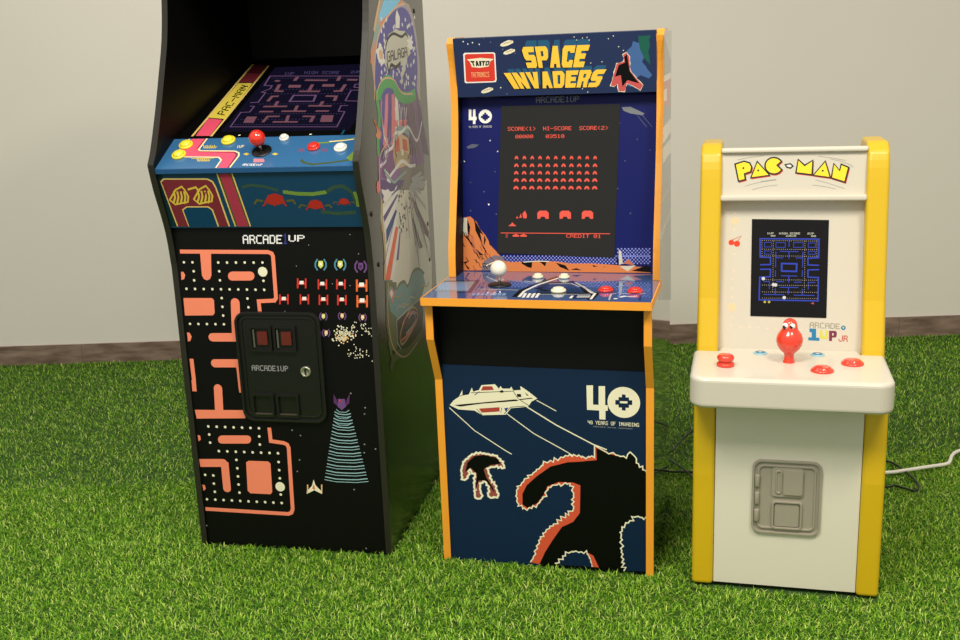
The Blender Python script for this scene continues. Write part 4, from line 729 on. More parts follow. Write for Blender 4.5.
  ('s','blackm',5,11,[(539,194),(560,111),(599,79)],0),
  ('s','blackm',5,10,[(674,409),(696,351),(753,296)],0),
  ('s','blackm',5,10,[(645,590),(682,525),(712,430)],0),
  ('s','blackm',5,9,[(323,873),(355,818),(390,790)],0),
  ('s','blackm',5,15,[(139,691),(163,602),(211,575)],0),
  ('p','rock2',4,[(326,762),(398,845),(458,515),(565,378),(423,459)]),
  ('p','hornavy',1,[(925,395),(3785,386),(3783,577),(4547,583),(4553,136),(924,153)]),
  ('d','bluedot',2,20,[(1134,359),(1219,360),(1304,360),(1388,361),(1472,362),(1556,363),(1640,364),(1724,365),(1808,366),(1891,366),(1975,367),(2058,368),(2141,369),(2224,370),(2307,371),(2389,371),(2472,372),(2554,373),(2636,374),(2718,375),(2800,376),(2882,376),(2964,377),(3045,378),(3127,379),(3208,380),(3289,381),(3370,381),(3451,382),(3532,383),(3612,384),(3693,385),(3773,386),(3853,386),(3933,387),(4013,388),(4093,389),(4172,390),(4252,390),(4331,391),(4410,392),(4489,393),(1176,317),(1261,318),(1346,319),(1430,320),(1514,321),(1598,322),(1682,323),(1766,323),(1849,324),(1933,325),(2016,326),(2099,327),(2182,328),(2265,329),(2348,330),(2431,331),(2513,331),(2595,332),(2678,333),(2760,334),(2841,335),(2923,336),(3005,337),(3086,337),(3168,338),(3249,339),(3330,340),(3411,341),(3492,342),(3572,343),(3653,343),(3733,344),(3813,345),(3893,346),(3973,347),(4053,348),(4133,349),(4212,349),(4292,350),(4371,351),(4450,352),(4529,353),(1134,275),(1219,276),(1303,277),(1388,278),(1472,279),(1556,280),(1640,280),(1724,281),(1808,282),(1891,283),(1974,284),(2058,285),(2141,286),(2224,287),(2307,288),(2389,289),(2472,290),(2554,291),(2637,291),(2719,292),(2801,293),(2882,294),(2964,295),(3046,296),(3127,297),(3208,298),(3290,299),(3371,300),(3451,300),(3532,301),(3613,302),(3693,303),(3774,304),(3854,305),(3934,306),(4014,307),(4093,308),(4173,308),(4253,309),(4332,310),(4411,311),(4490,312),(1176,233),(1261,234),(1345,235),(1430,236),(1514,237),(1598,238),(1682,239),(1766,240),(1849,241),(1933,242),(2016,243),(2099,244),(2182,245),(2265,246),(2348,247),(2431,248),(2513,249),(2596,250),(2678,251),(2760,252),(2842,252),(2924,253),(3005,254),(3087,255),(3168,256),(3249,257),(3330,258),(3411,259),(3492,260),(3573,261),(3653,262),(3734,263),(3814,264),(3894,265),(3974,265),(4054,266),(4134,267),(4213,268),(4293,269),(4372,270),(4451,271),(4530,272),(1133,191),(1218,192),(1303,193),(1387,194),(1472,195),(1556,196),(1640,197),(1724,198),(1807,199),(1891,200),(1974,201),(2058,202),(2141,203),(2224,204),(2307,205),(2389,206),(2472,207),(2554,208),(2637,209),(2719,210),(2801,211),(2883,212),(2965,213),(3046,214),(3128,215),(3209,216),(3290,217),(3371,218),(3452,219),(3533,219),(3613,220),(3694,221),(3774,222),(3854,223),(3935,224),(4014,225),(4094,226),(4174,227),(4253,228),(4333,229),(4412,230),(4491,231),(3808,552),(3888,553),(3968,554),(4048,554),(4127,555),(4207,556),(4286,556),(4365,557),(4445,558),(4523,558),(3849,512),(3929,513),(4008,514),(4088,514),(4168,515),(4247,516),(4326,516),(4406,517),(4485,518),(3809,471),(3889,472),(3969,473),(4049,473),(4128,474),(4208,475),(4287,476),(4366,476),(4446,477),(4525,478),(3849,431),(3929,432),(4009,432),(4089,433),(4169,434),(4248,435),(4327,435),(4407,436),(4486,437),(3810,390),(3890,390),(3970,391),(4050,392),(4129,393),(4209,394),(4288,394),(4367,395),(4447,396),(4526,397)]),
  ('p','rock',3,[(925,280),(1316,221),(1608,237),(1962,254),(2408,246),(2725,206),(3228,212),(3725,187),(3849,176),(4553,136),(4555,13),(923,-7)]),
  ('p','blackm',4,[(1575,237),(1820,227),(1801,88),(1704,112),(1562,192)]),
  ('p','blackm',4,[(1994,242),(2154,231),(2122,130)]),
  ('p','blackm',4,[(2377,221),(2599,161),(2694,37),(2472,122)]),
  ('p','blackm',4,[(3478,110),(3539,172),(3490,135)]),
  ('p','blackm',4,[(2726,62),(2852,101),(2978,53)]),
  ('p','blackm',4,[(3228,181),(3340,145),(3253,132)]),
  ('p','blackm',4,[(4127,56),(4461,184),(4553,148),(4555,25)]),
  ('p','blackm',4,[(3784,497),(3836,219),(3774,250)]),
  ('p','rockpale',4,[(3827,546),(3883,498),(3922,220),(3836,188)]),
  ('p','rock2',4,[(3941,221),(4044,327),(4187,180)]),
  ('p','rockpale',4,[(3849,152),(4217,181),(4035,43)]),
  ('s','cream',5,16,[(1608,224),(1962,254),(2217,244)],0),
 ],
 's_front': [
  ('p','cream',1,[(292,3687),(391,3806),(515,3892),(602,4057),(601,3929),(743,3956),(824,4121),(852,4028),(985,4074),(1047,4189),(1357,4224),(1444,4121),(1480,4189),(1522,4130),(1691,4137),(1723,4187),(1767,4096),(1935,4117),(1925,4208),(2101,4092),(2302,3935),(2172,3863),(2091,3740),(1702,3681),(1580,3527),(1041,3486),(860,3585),(488,3594)]),
  ('p','blackm',2,[(386,3692),(1812,3894),(1889,3863),(1025,3755),(544,3664)]),
  ('p','redship',2,[(1032,4063),(1080,4164),(1290,4173),(1326,4090)]),
  ('p','redship',2,[(967,3637),(1442,3695),(1438,3593),(1030,3545)]),
  ('p','blackm',2,[(1455,4069),(1521,4098),(1558,4047),(1480,4030)]),
  ('p','blackm',2,[(1842,4020),(1932,4024),(1943,3953),(1853,3954)]),
  ('p','blackm',2,[(1890,3903),(2174,3948),(2199,3931),(1915,3883)]),
  ('p','navy2',2,[(875,3957),(997,4048),(996,4030),(887,3942)]),
  ('s','blackm',2,13,[(798,3999),(1766,4083),(1864,3915),(2117,3754)],0),
  ('s','blackm',2,13,[(529,3906),(772,4011)],0),
  ('s','blackm',2,13,[(914,3629),(1028,3499)],0),
  ('s','blackm',2,13,[(1541,3544),(1703,3708),(2014,3749)],0),
  ('s','navy2',2,13,[(1494,3684),(1463,3562)],0),
  ('p','navy2',2,[(1546,3673),(1650,3697),(1582,3595)]),
  ('p','blackm',2,[(2023,4068),(2073,3991),(2111,3998)]),
  ('s','cream',1,21,[(280,3627),(847,3109),(1513,2692),(1684,2595)],0),
  ('s','cream',1,21,[(1606,3547),(2198,3117),(2853,2773),(3101,2629)],0),
  ('s','cream',1,27,[(2057,3733),(2708,3342),(3509,2943),(3815,2831)],0),
  ('s','cream',1,19,[(2282,3894),(2714,3668)],0),
  ('p','cream',1,[(3387,4285),(3530,4291),(3524,3855),(3646,3854),(3651,4279),(3788,4285),(3788,3857),(3845,3855),(3844,3731),(3793,3725),(3791,3525),(3659,3525),(3657,3726),(3392,3730)]),
  ('o','cream',1,350,(4188,3935)),
  ('p','navy',2,[(4149,4118),(4229,4113),(4229,4049),(4149,4054)]),
  ('p','navy',2,[(4078,4051),(4299,4053),(4299,3989),(4078,3987)]),
  ('p','navy',2,[(4008,3984),(4369,3993),(4368,3887),(4007,3878)]),
  ('p','navy',2,[(4077,3881),(4298,3883),(4298,3820),(4077,3818)]),
  ('p','navy',2,[(4147,3821),(4228,3816),(4227,3753),(4147,3757)]),
  ('p','cream',3,[(4108,3961),(4268,3965),(4268,3918),(4108,3915)]),
  ('t','cream',1,'40 YEARS OF INVADING','b',[(3403,3488),(4511,3484),(4511,3397),(3412,3404)]),
  ('t','grey',1,'SERIES WITH SUPPORT','b',[(3524,3367),(4377,3357),(4377,3332),(3524,3341)]),
  ('p','rimor',1,[(4684,2322),(4665,2399),(4592,2421),(4590,2504),(4524,2470),(4500,2553),(4453,2567),(4457,2666),(4420,2717),(4343,2792),(4320,2811),(4267,2754),(4238,2663),(4182,2707),(4111,2696),(4060,2717),(4018,2720),(3949,2777),(3858,2740),(3815,2770),(3545,2918),(3542,2642),(3541,2631),(3487,2669),(3426,2633),(3413,2655),(3353,2597),(3272,2650),(3259,2620),(3197,2673),(3157,2638),(3080,2678),(3051,2627),(2996,2673),(2952,2634),(2898,2642),(2856,2592),(2798,2599),(2728,2514),(2645,2578),(2626,2470),(2564,2505),(2490,2444),(2406,2473),(2382,2372),(2361,2372),(2295,2286),(2239,2269),(2233,2234),(2167,2189),(2135,2133),(2027,2111),(2057,2056),(1959,2024),(1933,1948),(1900,1934),(1865,1858),(1778,1833),(1812,1793),(1768,1738),(1771,1645),(1746,1592),(1781,1545),(1763,1466),(1809,1397),(1784,1346),(1878,1378),(1896,1288),(1921,1320),(1994,1267),(2048,1335),(2107,1319),(2135,1392),(2207,1350),(2242,1433),(2295,1481),(2305,1520),(2367,1581),(2363,1611),(2458,1641),(2419,1726),(2486,1798),(2497,1856),(2556,1864),(2587,1916),(2698,1928),(2741,1968),(2783,1908),(2886,1995),(2923,1962),(2992,1987),(2982,1929),(3071,1918),(3023,1822),(3071,1758),(3062,1696),(3070,1660),(3019,1598),(3074,1556),(3017,1490),(3066,1433),(3055,1374),(3033,1321),(2932,1317),(2951,1216),(2871,1267),(2878,1155),(2761,1176),(2781,1071),(2673,1095),(2699,995),(2596,976),(2587,931),(2510,917),(2505,867),(2425,821),(2411,762),(2344,730),(2370,658),(2285,635),(2295,586),(2246,544),(2261,475),(2186,403),(2214,343),(2136,265),(2169,206),(2115,135),(2104,84),(2036,-16),(2232,-47),(3791,41),(4779,65),(4776,2342)]),
  ('s','cream',3,28,[(4684,2322),(4665,2399),(4592,2421),(4590,2504),(4524,2470),(4500,2553),(4453,2567),(4457,2666),(4420,2717),(4343,2792),(4320,2811),(4267,2754),(4238,2663),(4182,2707),(4111,2696),(4060,2717),(4018,2720),(3949,2777),(3858,2740),(3815,2770),(3545,2918),(3542,2642),(3541,2631),(3487,2669),(3426,2633),(3413,2655),(3353,2597),(3272,2650),(3259,2620),(3197,2673),(3157,2638),(3080,2678),(3051,2627),(2996,2673),(2952,2634),(2898,2642),(2856,2592),(2798,2599),(2728,2514),(2645,2578),(2626,2470),(2564,2505),(2490,2444),(2406,2473),(2382,2372),(2361,2372),(2295,2286),(2239,2269),(2233,2234),(2167,2189),(2135,2133),(2027,2111),(2057,2056),(1959,2024),(1933,1948),(1900,1934),(1865,1858),(1778,1833),(1812,1793),(1768,1738),(1771,1645),(1746,1592),(1781,1545),(1763,1466),(1809,1397),(1784,1346),(1878,1378),(1896,1288),(1921,1320),(1994,1267),(2048,1335),(2107,1319),(2135,1392),(2207,1350),(2242,1433),(2295,1481),(2305,1520),(2367,1581),(2363,1611),(2458,1641),(2419,1726),(2486,1798),(2497,1856),(2556,1864),(2587,1916),(2698,1928),(2741,1968),(2783,1908),(2886,1995),(2923,1962),(2992,1987),(2982,1929),(3071,1918),(3023,1822),(3071,1758),(3062,1696),(3070,1660),(3019,1598),(3074,1556),(3017,1490),(3066,1433),(3055,1374),(3033,1321),(2932,1317),(2951,1216),(2871,1267),(2878,1155),(2761,1176),(2781,1071),(2673,1095),(2699,995),(2596,976),(2587,931),(2510,917),(2505,867),(2425,821),(2411,762),(2344,730),(2370,658),(2285,635),(2295,586),(2246,544),(2261,475),(2186,403),(2214,343),(2136,265),(2169,206),(2115,135),(2104,84),(2036,-16)],0),
  ('p','blackm',2,[(4776,2342),(4497,2552),(4413,2722),(4304,2807),(4242,2673),(4059,2700),(3815,2751),(3582,2867),(3591,2579),(3192,2514),(2941,2485),(2560,2361),(2236,2104),(2004,1872),(1901,1660),(1894,1399),(2008,1326),(2232,1452),(2405,1697),(2473,1878),(2730,2003),(3059,2013),(3221,1957),(3199,1295),(3043,1064),(2785,920),(2552,555),(2383,262),(2231,-104),(2698,-201),(4780,-142)]),
  ('p','navyf',3,[(2637,-24),(2803,194),(2934,338),(3158,331),(3318,372),(3412,228),(3460,-3)]),
  ('s','cream',4,30,[(2605,4),(2710,35),(2693,119),(2799,121),(2792,206),(2852,215),(2857,316),(2929,292),(3014,340),(3028,325),(3096,358),(3159,326),(3214,349),(3272,314),(3338,388),(3355,297),(3394,274),(3397,223),(3435,166),(3430,124),(3461,69),(3460,-3)],0),
  ('p','rimor',4,[(3350,348),(3489,277),(3613,-3),(3473,-2),(3425,216)]),
  ('p','navyf',3,[(4181,-33),(4120,416),(4110,893),(4161,1066),(4329,1181),(4422,1336),(4575,1281),(4765,1270),(4767,-5)]),
  ('s','cream',4,30,[(4170,-36),(4218,56),(4120,52),(4183,152),(4127,168),(4169,253),(4118,298),(4153,375),(4116,416),(4130,460),(4101,509),(4165,575),(4089,656),(4140,723),(4109,760),(4122,858),(4094,897),(4139,930),(4134,1033),(4184,1023),(4219,1138),(4277,1140),(4307,1195),(4396,1202),(4345,1299),(4404,1287),(4494,1315),(4530,1292),(4577,1293),(4616,1250),(4726,1324),(4765,1270)],0),
  ('s','cream',2,47,[(490,1915),(512,1971),(492,2004),(504,2068),(486,2124),(512,2194),(516,2237),(542,2280),(544,2340),(574,2353),(616,2415),(671,2436),(677,2468),(726,2503),(769,2545),(806,2533),(867,2590),(909,2562),(958,2596),(1001,2572),(1055,2583),(1074,2563),(1144,2572),(1201,2542),(1250,2563),(1277,2542),(1344,2539),(1357,2488),(1421,2463),(1413,2427),(1481,2408),(1466,2372),(1497,2316),(1502,2260),(1445,2245),(1427,2285),(1359,2248),(1336,2298),(1275,2262),(1202,2264),(1142,2224),(1100,2216),(1128,2175),(1133,2104),(1182,2043),(1157,1993),(1199,1954),(1197,1885),(1259,1903),(1252,1843),(1302,1807),(1284,1743),(1319,1697),(1313,1649),(1345,1631),(1341,1581),(1310,1523),(1227,1535),(1217,1514),(1153,1509),(1105,1545),(1104,1578),(1094,1617),(1135,1658),(1106,1731),(1140,1795),(1072,1810),(1075,1876),(1034,1889),(1004,1923),(984,1861),(918,1846),(926,1784),(912,1706),(934,1645),(929,1608),(969,1544),(913,1471),(845,1463),(796,1483),(784,1547),(795,1596),(775,1652),(814,1680),(776,1736),(786,1799),(771,1849),(803,1884),(775,1965),(815,1988),(808,2034),(809,2074),(744,2071),(719,2145),(696,2170),(659,2117),(690,2062),(632,1994),(636,1959),(565,1902)],1),
  ('p','rose3',1,[(506,1918),(488,2123),(551,2333),(724,2514),(957,2589),(1281,2548),(1471,2405),(1498,2244),(1272,2277),(1106,2219),(1163,1998),(1287,1801),(1344,1565),(1145,1502),(1088,1581),(1136,1790),(1009,1919),(898,1774),(955,1550),(912,1464),(793,1483),(780,1800),(816,2042),(689,2171),(634,1962),(565,1902)]),
  ('p','blackm',2,[(580,2095),(650,2339),(822,2499),(1053,2541),(1344,2485),(1418,2354),(1175,2305),(1020,2193),(1078,1992),(1220,1762),(1248,1640),(1062,1922),(897,1911),(801,1663),(857,2079),(711,2206)]),
 ],
 's_deck': [
  ('s','deckdk',1,96,[(-92,988),(776,1082),(892,-60),(625,-82)],0),
  ('p','deckbox',1,[(-24,921),(732,1007),(823,26),(67,-10)]),
  ('s','decklite',2,52,[(36,719),(37,503),(202,108)],0),
  ('s','decklite',2,52,[(110,725),(111,509),(274,114)],0),
  ('s','decklite',2,52,[(149,855),(185,515),(347,120)],0),
  ('s','decklite',2,52,[(225,856),(258,520),(419,125)],0),
  ('s','decklite',2,52,[(329,758),(332,526),(491,131)],0),
  ('s','decklite',2,52,[(399,778),(406,532),(563,137)],0),
  ('s','decklite',2,52,[(471,793),(479,538),(635,143)],0),
  ('s','decklite',2,52,[(531,848),(552,544),(707,149)],0),
  ('s','decklite',2,52,[(617,813),(625,549),(779,155)],0),
  ('s','white3',2,39,[(995,240),(1909,209)],0),
  ('s','white3',2,46,[(1320,-320),(1299,0)],0),
  ('s','white3',2,46,[(1465,-307),(1452,-13)],0),
  ('s','decklite',2,65,[(1053,-381),(1031,-152)],0),
  ('s','decklite',2,65,[(1146,-373),(1125,-144)],0),
  ('s','decklite',2,65,[(1239,-365),(1219,-136)],0),
  ('s','decklite',2,65,[(1332,-357),(1313,-128)],0),
  ('s','decklite',2,65,[(1425,-349),(1407,-120)],0),
  ('s','decklite',2,65,[(1517,-341),(1500,-112)],0),
  ('s','decklite',2,65,[(1610,-333),(1594,-104)],0),
  ('s','decklite',2,64,[(1702,-325),(1687,-97)],0),
  ('s','blackm',2,163,[(1991,-425),(2009,164),(2174,809),(2541,1618)],0),
  ('s','white2',3,64,[(2063,-419),(2061,129),(2208,716),(2562,1503)],0),
  ('s','decklite',1,32,[(1367,1241),(2070,870)],0),
  ('s','blackm',2,145,[(2301,357),(2429,1026),(2913,1064),(3184,789),(3461,34),(3613,47),(3577,-528)],0),
  ('s','white2',3,52,[(3227,719),(3515,80),(3600,33),(3588,-501)],0),
  ('s','blackm',2,110,[(2887,1212),(3121,784)],0),
  ('s','white3',3,43,[(2457,879),(2933,946),(3176,643)],0),
  ('s','white3',3,54,[(3009,1071),(3542,110)],0),
  ('s','blackm',2,100,[(2198,-73),(3552,42)],0),
  ('s','white3',3,40,[(2218,-168),(3505,-57)],0),
  ('p','deckdk',1,[(2337,-130),(2264,864),(2429,1026),(2925,990),(3393,70),(3562,-425),(3154,-527),(3063,1)]),
  ('s','white2',3,58,[(2161,-483),(2136,-78)],0),
  ('s','white2',3,58,[(2252,-475),(2230,-70)],0),
  ('s','white2',3,58,[(2344,-467),(2323,-62)],0),
  ('s','white2',3,58,[(2435,-459),(2416,-55)],0),
  ('s','white3',3,48,[(3297,-383),(3295,-183)],0),
  ('s','white3',3,48,[(3351,-378),(3349,-178)],0),
  ('s','white3',3,48,[(3405,-373),(3404,-174)],0),
  ('s','white3',3,48,[(3459,-369),(3458,-169)],0),
  ('s','white3',3,48,[(3513,-364),(3513,-164)],0),
  ('s','white2',3,57,[(3158,-461),(3163,-222)],0),
  ('s','blackm',2,103,[(2378,292),(2562,166)],0),
  ('s','white3',1,39,[(4158,94),(4638,135)],0),
  ('s','white3',1,37,[(3966,-519),(3940,7),(4037,83)],0),
  ('s','deckdk',1,56,[(4584,-490),(4548,-8)],0),
  ('s','white2',2,38,[(4280,-164),(4377,-222),(4489,-159)],0),
  ('d','white2',2,48,[(4184,-239),(4085,-405),(4237,-181)]),
  ('s','decklite',1,33,[(1761,1051),(2214,786)],0),
  ('s','decklite',1,32,[(3161,934),(3584,1115)],0),
  ('s','decklite',1,86,[(3949,1143),(4105,1304)],0),
  ('s','decklite',1,83,[(3973,707),(4126,863)],0),
 ],
 's_side': [
  ('p','sgrey',0,[(2048,11545),(3961,10977),(4417,5167),(1083,5957),(1480,8081),(2122,10165)]),
  ('p','rose2',1,[(2099,10588),(3986,10661),(3755,9900),(2126,10079)]),
  ('p','white2',1,[(2094,10672),(3982,10707),(3993,10570),(2101,10546)]),
  ('p','white2',1,[(2110,10377),(2888,10388),(2905,10125),(2124,10122)]),
  ('p','white2',1,[(1901,9583),(4065,9650),(4091,9323),(1919,9239)]),
  ('p','white2',1,[(1923,9152),(4102,9182),(4128,8851),(1940,8805)]),
  ('p','white3',1,[(1480,8081),(3316,8054),(3319,8007),(1484,7994)]),
  ('s','white3',1,176,[(1271,7288),(4238,7448)],0),
 ],
 'j_marq': [
  ('p','redlet',1,[(753,690),(918,744),(1024,711),(1065,631),(1049,548),(917,503),(938,385),(827,355)]),
  ('s','redlet',1,49,[(756,687),(921,741),(1027,708),(1068,628),(1052,545),(920,500),(941,382),(830,352)],1),
  ('s','darklet',2,64,[(737,712),(902,765),(1009,733),(1050,653),(1034,570),(902,525),(923,407),(811,377)],1),
  ('p','yellet',3,[(737,712),(902,765),(1009,733),(1050,653),(1034,570),(902,525),(923,407),(811,377)]),
  ('o','darklet',4,21,(893,636)),
  ('p','redlet',1,[(1085,421),(1195,728),(1429,467)]),
  ('s','redlet',1,49,[(1088,418),(1198,725),(1432,464)],1),
  ('s','darklet',2,64,[(1070,443),(1180,749),(1414,488)],1),
  ('p','yellet',3,[(1070,443),(1180,749),(1414,488)]),
  ('o','darklet',4,21,(1202,583)),
  ('p','redlet',1,[(1678,570),(1631,523),(1568,498),(1498,501),(1435,531),(1389,583),(1368,647),(1376,712),(1412,768),(1469,804),(1537,815),(1604,798),(1660,756),(1667,748),(1579,667)]),
  ('s','redlet',1,48,[(1681,567),(1634,519),(1571,495),(1501,498),(1438,528),(1392,580),(1371,644),(1379,709),(1415,765),(1472,801),(1540,812),(1607,795),(1663,753),(1670,745),(1582,664)],1),
  ('s','darklet',2,63,[(1663,591),(1616,544),(1552,520),(1483,523),(1420,553),(1374,604),(1353,668),(1361,734),(1396,790),(1453,826),(1521,837),(1589,820),(1644,778),(1652,769),(1564,689)],1),
  ('p','yellet',3,[(1663,591),(1616,544),(1552,520),(1483,523),(1420,553),(1374,604),(1353,668),(1361,734),(1396,790),(1453,826),(1521,837),(1589,820),(1644,778),(1652,769),(1564,689)]),
  ('p','redlet',1,[(2004,516),(2033,759),(2157,636),(2310,737),(2299,476)]),
  ('s','redlet',1,48,[(2007,513),(2036,756),(2160,633),(2313,734),(2302,473)],1),
  ('s','darklet',2,63,[(1989,537),(2018,781),(2142,657),(2294,759),(2284,497)],1),
  ('p','yellet',3,[(1989,537),(2018,781),(2142,657),(2294,759),(2284,497)]),
  ('p','redlet',1,[(2358,457),(2567,716),(2663,411)]),
  ('s','redlet',1,48,[(2361,454),(2570,712),(2666,408)],1),
  ('s','darklet',2,63,[(2343,478),(2552,737),(2648,433)],1),
  ('p','yellet',3,[(2343,478),(2552,737),(2648,433)]),
  ('o','darklet',4,21,(2510,562)),
  ('p','redlet',1,[(2719,399),(2749,665),(2869,518),(2900,651),(3023,595),(2962,318)]),
  ('s','redlet',1,48,[(2722,396),(2752,662),(2872,515),(2903,648),(3026,592),(2965,315)],1),
  ('s','darklet',2,62,[(2704,420),(2734,686),(2854,540),(2885,672),(3008,616),(2947,339)],1),
  ('p','yellet',3,[(2704,420),(2734,686),(2854,540),(2885,672),(3008,616),(2947,339)]),
  ('s','darklet',2,27,[(1748,699),(1854,716),(1908,666),(1862,624),(1785,643)],1),
  ('p','white2',3,[(1784,686),(1843,698),(1873,667),(1850,643),(1802,662)]),
  ('s','greyl',1,9,[(929,252),(1214,330),(1572,379)],0),
  ('s','greyl',1,9,[(1082,177),(1366,249),(1604,271)],0),
  ('s','greyl',1,9,[(1258,351),(1571,395)],0),
  ('s','greyl',1,9,[(2370,372),(2605,309),(2958,184)],0),
  ('s','greyl',1,9,[(2314,266),(2549,233),(2784,177)],0),
  ('s','greyl',1,9,[(765,811),(991,857),(1320,895)],0),
  ('s','greyl',1,9,[(2414,866),(2706,823),(2969,768)],0),
  ('s','greyl',1,9,[(2649,808),(2882,751),(3087,666)],0),
  ('t','greyl',2,'TM','b',[(3064,658),(3117,645),(3114,621),(3062,634)]),
 ],
 'j_bezel': [
  ('d','dotg',1,17,[(737,3090),(924,3088),(1110,3087),(1296,3085),(1480,3083),(1664,3082)]),
  ('d','dotp',1,25,[(736,2923),(729,2574),(741,2041),(739,1686)]),
  ('o','peachpale',1,80,(744,2761)),
  ('o','cherry',1,60,(676,2295)),
  ('o','cherry',1,65,(795,2270)),
  ('s','cherrystem',1,20,[(689,2345),(884,2437),(808,2326)],0),
  ('d','dotp',1,22,[(718,1509),(723,1307),(721,1117),(719,667),(711,483),(908,475),(1096,467),(1284,459),(1471,451),(1657,443),(2168,437)]),
  ('o','peachpale',1,87,(720,895)),
  ('t','greyarc',1,'ARCADE','b',[(2343,609),(2953,586),(2956,469),(2340,485)]),
  ('t','jrblue',1,'1','B',[(2317,472),(2543,465),(2549,210),(2323,216)]),
  ('t','jrlime',1,'U','B',[(2555,440),(2721,438),(2725,258),(2559,260)]),
  ('t','jrplum',1,'P','B',[(2739,432),(2898,430),(2891,213),(2744,215)]),
  ('t','redlet',1,'JR','b',[(2941,338),(3117,337),(3115,207),(2933,208)]),
  ('o','jrblue',1,48,(3025,501)),
  ('p','jrlime',2,[(3001,525),(3048,514),(3026,470)]),
 ],
 'j_front': [
 ],
 'j_deck': [
 ],
 's_screen': [
  ('t','lcd',1,'SCORE<1>  HI-SCORE  SCORE<2>','b',[(1246,3335),(3564,3312),(3559,3228),(1252,3249)]),
  ('t','lcd',1,'00000','b',[(1431,3153),(1844,3152),(1844,3072),(1430,3074)]),
  ('t','lcd',1,'03510','b',[(2140,3146),(2566,3144),(2566,3065),(2140,3067)]),
  ('p','lcd',1,[(1413,2599),(1413,2630),(1436,2673),(1473,2673),(1496,2629),(1496,2598),(1471,2599),(1463,2623),(1446,2624),(1438,2599)]),
  ('p','lcd',1,[(1598,2597),(1598,2628),(1621,2671),(1658,2670),(1681,2627),(1681,2596),(1656,2596),(1648,2621),(1631,2621),(1623,2597)]),
  ('p','lcd',1,[(1783,2595),(1783,2625),(1806,2668),(1843,2668),(1865,2624),(1865,2594),(1841,2594),(1832,2619),(1816,2619),(1808,2594)]),
  ('p','lcd',1,[(1967,2592),(1967,2623),(1989,2666),(2026,2665),(2049,2622),(2049,2591),(2024,2591),(2016,2616),(2000,2616),(1991,2592)]),
  ('p','lcd',1,[(2150,2590),(2150,2620),(2172,2663),(2209,2663),(2232,2619),(2232,2589),(2207,2589),(2199,2614),(2183,2614),(2175,2590)]),
  ('p','lcd',1,[(2333,2587),(2332,2618),(2355,2661),(2392,2660),(2414,2617),(2414,2586),(2390,2587),(2381,2611),(2365,2611),(2357,2587)]),
  ('p','lcd',1,[(2514,2585),(2514,2616),(2537,2658),(2573,2658),(2596,2615),(2596,2584),(2571,2584),(2563,2609),(2547,2609),(2539,2585)]),
  ('p','lcd',1,[(2696,2583),(2695,2613),(2718,2656),(2754,2655),(2776,2612),(2777,2582),(2752,2582),(2744,2606),(2728,2607),(2720,2582)]),
  ('p','lcd',1,[(2876,2580),(2876,2611),(2898,2653),(2934,2653),(2957,2610),(2957,2579),(2933,2580),(2924,2604),(2908,2604),(2900,2580)]),
  ('p','lcd',1,[(3056,2578),(3056,2608),(3078,2651),(3114,2650),(3136,2607),(3136,2577),(3112,2577),(3104,2602),(3088,2602),(3080,2578)]),
  ('p','lcd',1,[(3235,2576),(3235,2606),(3257,2648),(3293,2648),(3315,2605),(3315,2575),(3291,2575),(3283,2599),(3267,2600),(3259,2575)]),
  ('p','lcd',1,[(1400,2423),(1400,2454),(1428,2497),(1474,2497),(1502,2453),(1502,2422),(1472,2422),(1461,2447),(1441,2448),(1431,2423)]),
  ('p','lcd',1,[(1585,2421),(1586,2452),(1614,2495),(1660,2494),(1688,2451),(1688,2420),(1657,2420),(1647,2445),(1626,2445),(1616,2421)]),
  ('p','lcd',1,[(1770,2419),(1770,2450),(1798,2493),(1844,2492),(1872,2449),(1872,2418),(1842,2418),(1831,2443),(1811,2443),(1801,2419)]),
  ('p','lcd',1,[(1955,2417),(1955,2448),(1982,2491),(2028,2490),(2056,2447),(2056,2416),(2025,2416),(2015,2441),(1995,2441),(1985,2417)]),
  ('p','lcd',1,[(2138,2415),(2138,2446),(2166,2488),(2211,2488),(2239,2445),(2239,2414),(2209,2414),(2199,2439),(2178,2439),(2168,2415)]),
  ('p','lcd',1,[(2321,2413),(2321,2444),(2348,2486),(2394,2486),(2421,2442),(2421,2412),(2391,2412),(2381,2437),(2361,2437),(2351,2413)]),
  ('p','lcd',1,[(2503,2411),(2503,2442),(2530,2484),(2575,2484),(2603,2440),(2603,2410),(2573,2410),(2563,2435),(2543,2435),(2533,2411)]),
  ('p','lcd',1,[(2684,2409),(2684,2439),(2712,2482),(2756,2481),(2784,2438),(2784,2408),(2754,2408),(2744,2433),(2724,2433),(2714,2409)]),
  ('p','lcd',1,[(2865,2407),(2865,2437),(2892,2480),(2937,2479),(2964,2436),(2964,2406),(2935,2406),(2925,2431),(2905,2431),(2895,2407)]),
  ('p','lcd',1,[(3045,2405),(3045,2435),(3072,2478),(3116,2477),(3144,2434),(3144,2404),(3114,2404),(3104,2429),(3085,2429),(3075,2405)]),
  ('p','lcd',1,[(3224,2403),(3224,2433),(3251,2475),(3295,2475),(3323,2432),(3323,2402),(3293,2402),(3283,2427),(3264,2427),(3254,2403)]),
  ('p','lcd',1,[(1397,2253),(1397,2284),(1425,2327),(1471,2326),(1499,2283),(1499,2252),(1468,2252),(1458,2277),(1438,2277),(1427,2253)]),
  ('p','lcd',1,[(1582,2251),(1582,2282),(1611,2325),(1657,2325),(1685,2281),(1685,2250),(1654,2250),(1644,2275),(1623,2275),(1613,2251)]),
  ('p','lcd',1,[(1767,2249),(1768,2280),(1796,2323),(1841,2323),(1869,2279),(1869,2248),(1839,2249),(1829,2273),(1808,2274),(1798,2249)]),
  ('p','lcd',1,[(1952,2248),(1952,2278),(1980,2321),(2025,2321),(2053,2277),(2053,2247),(2023,2247),(2013,2272),(1992,2272),(1982,2247)]),
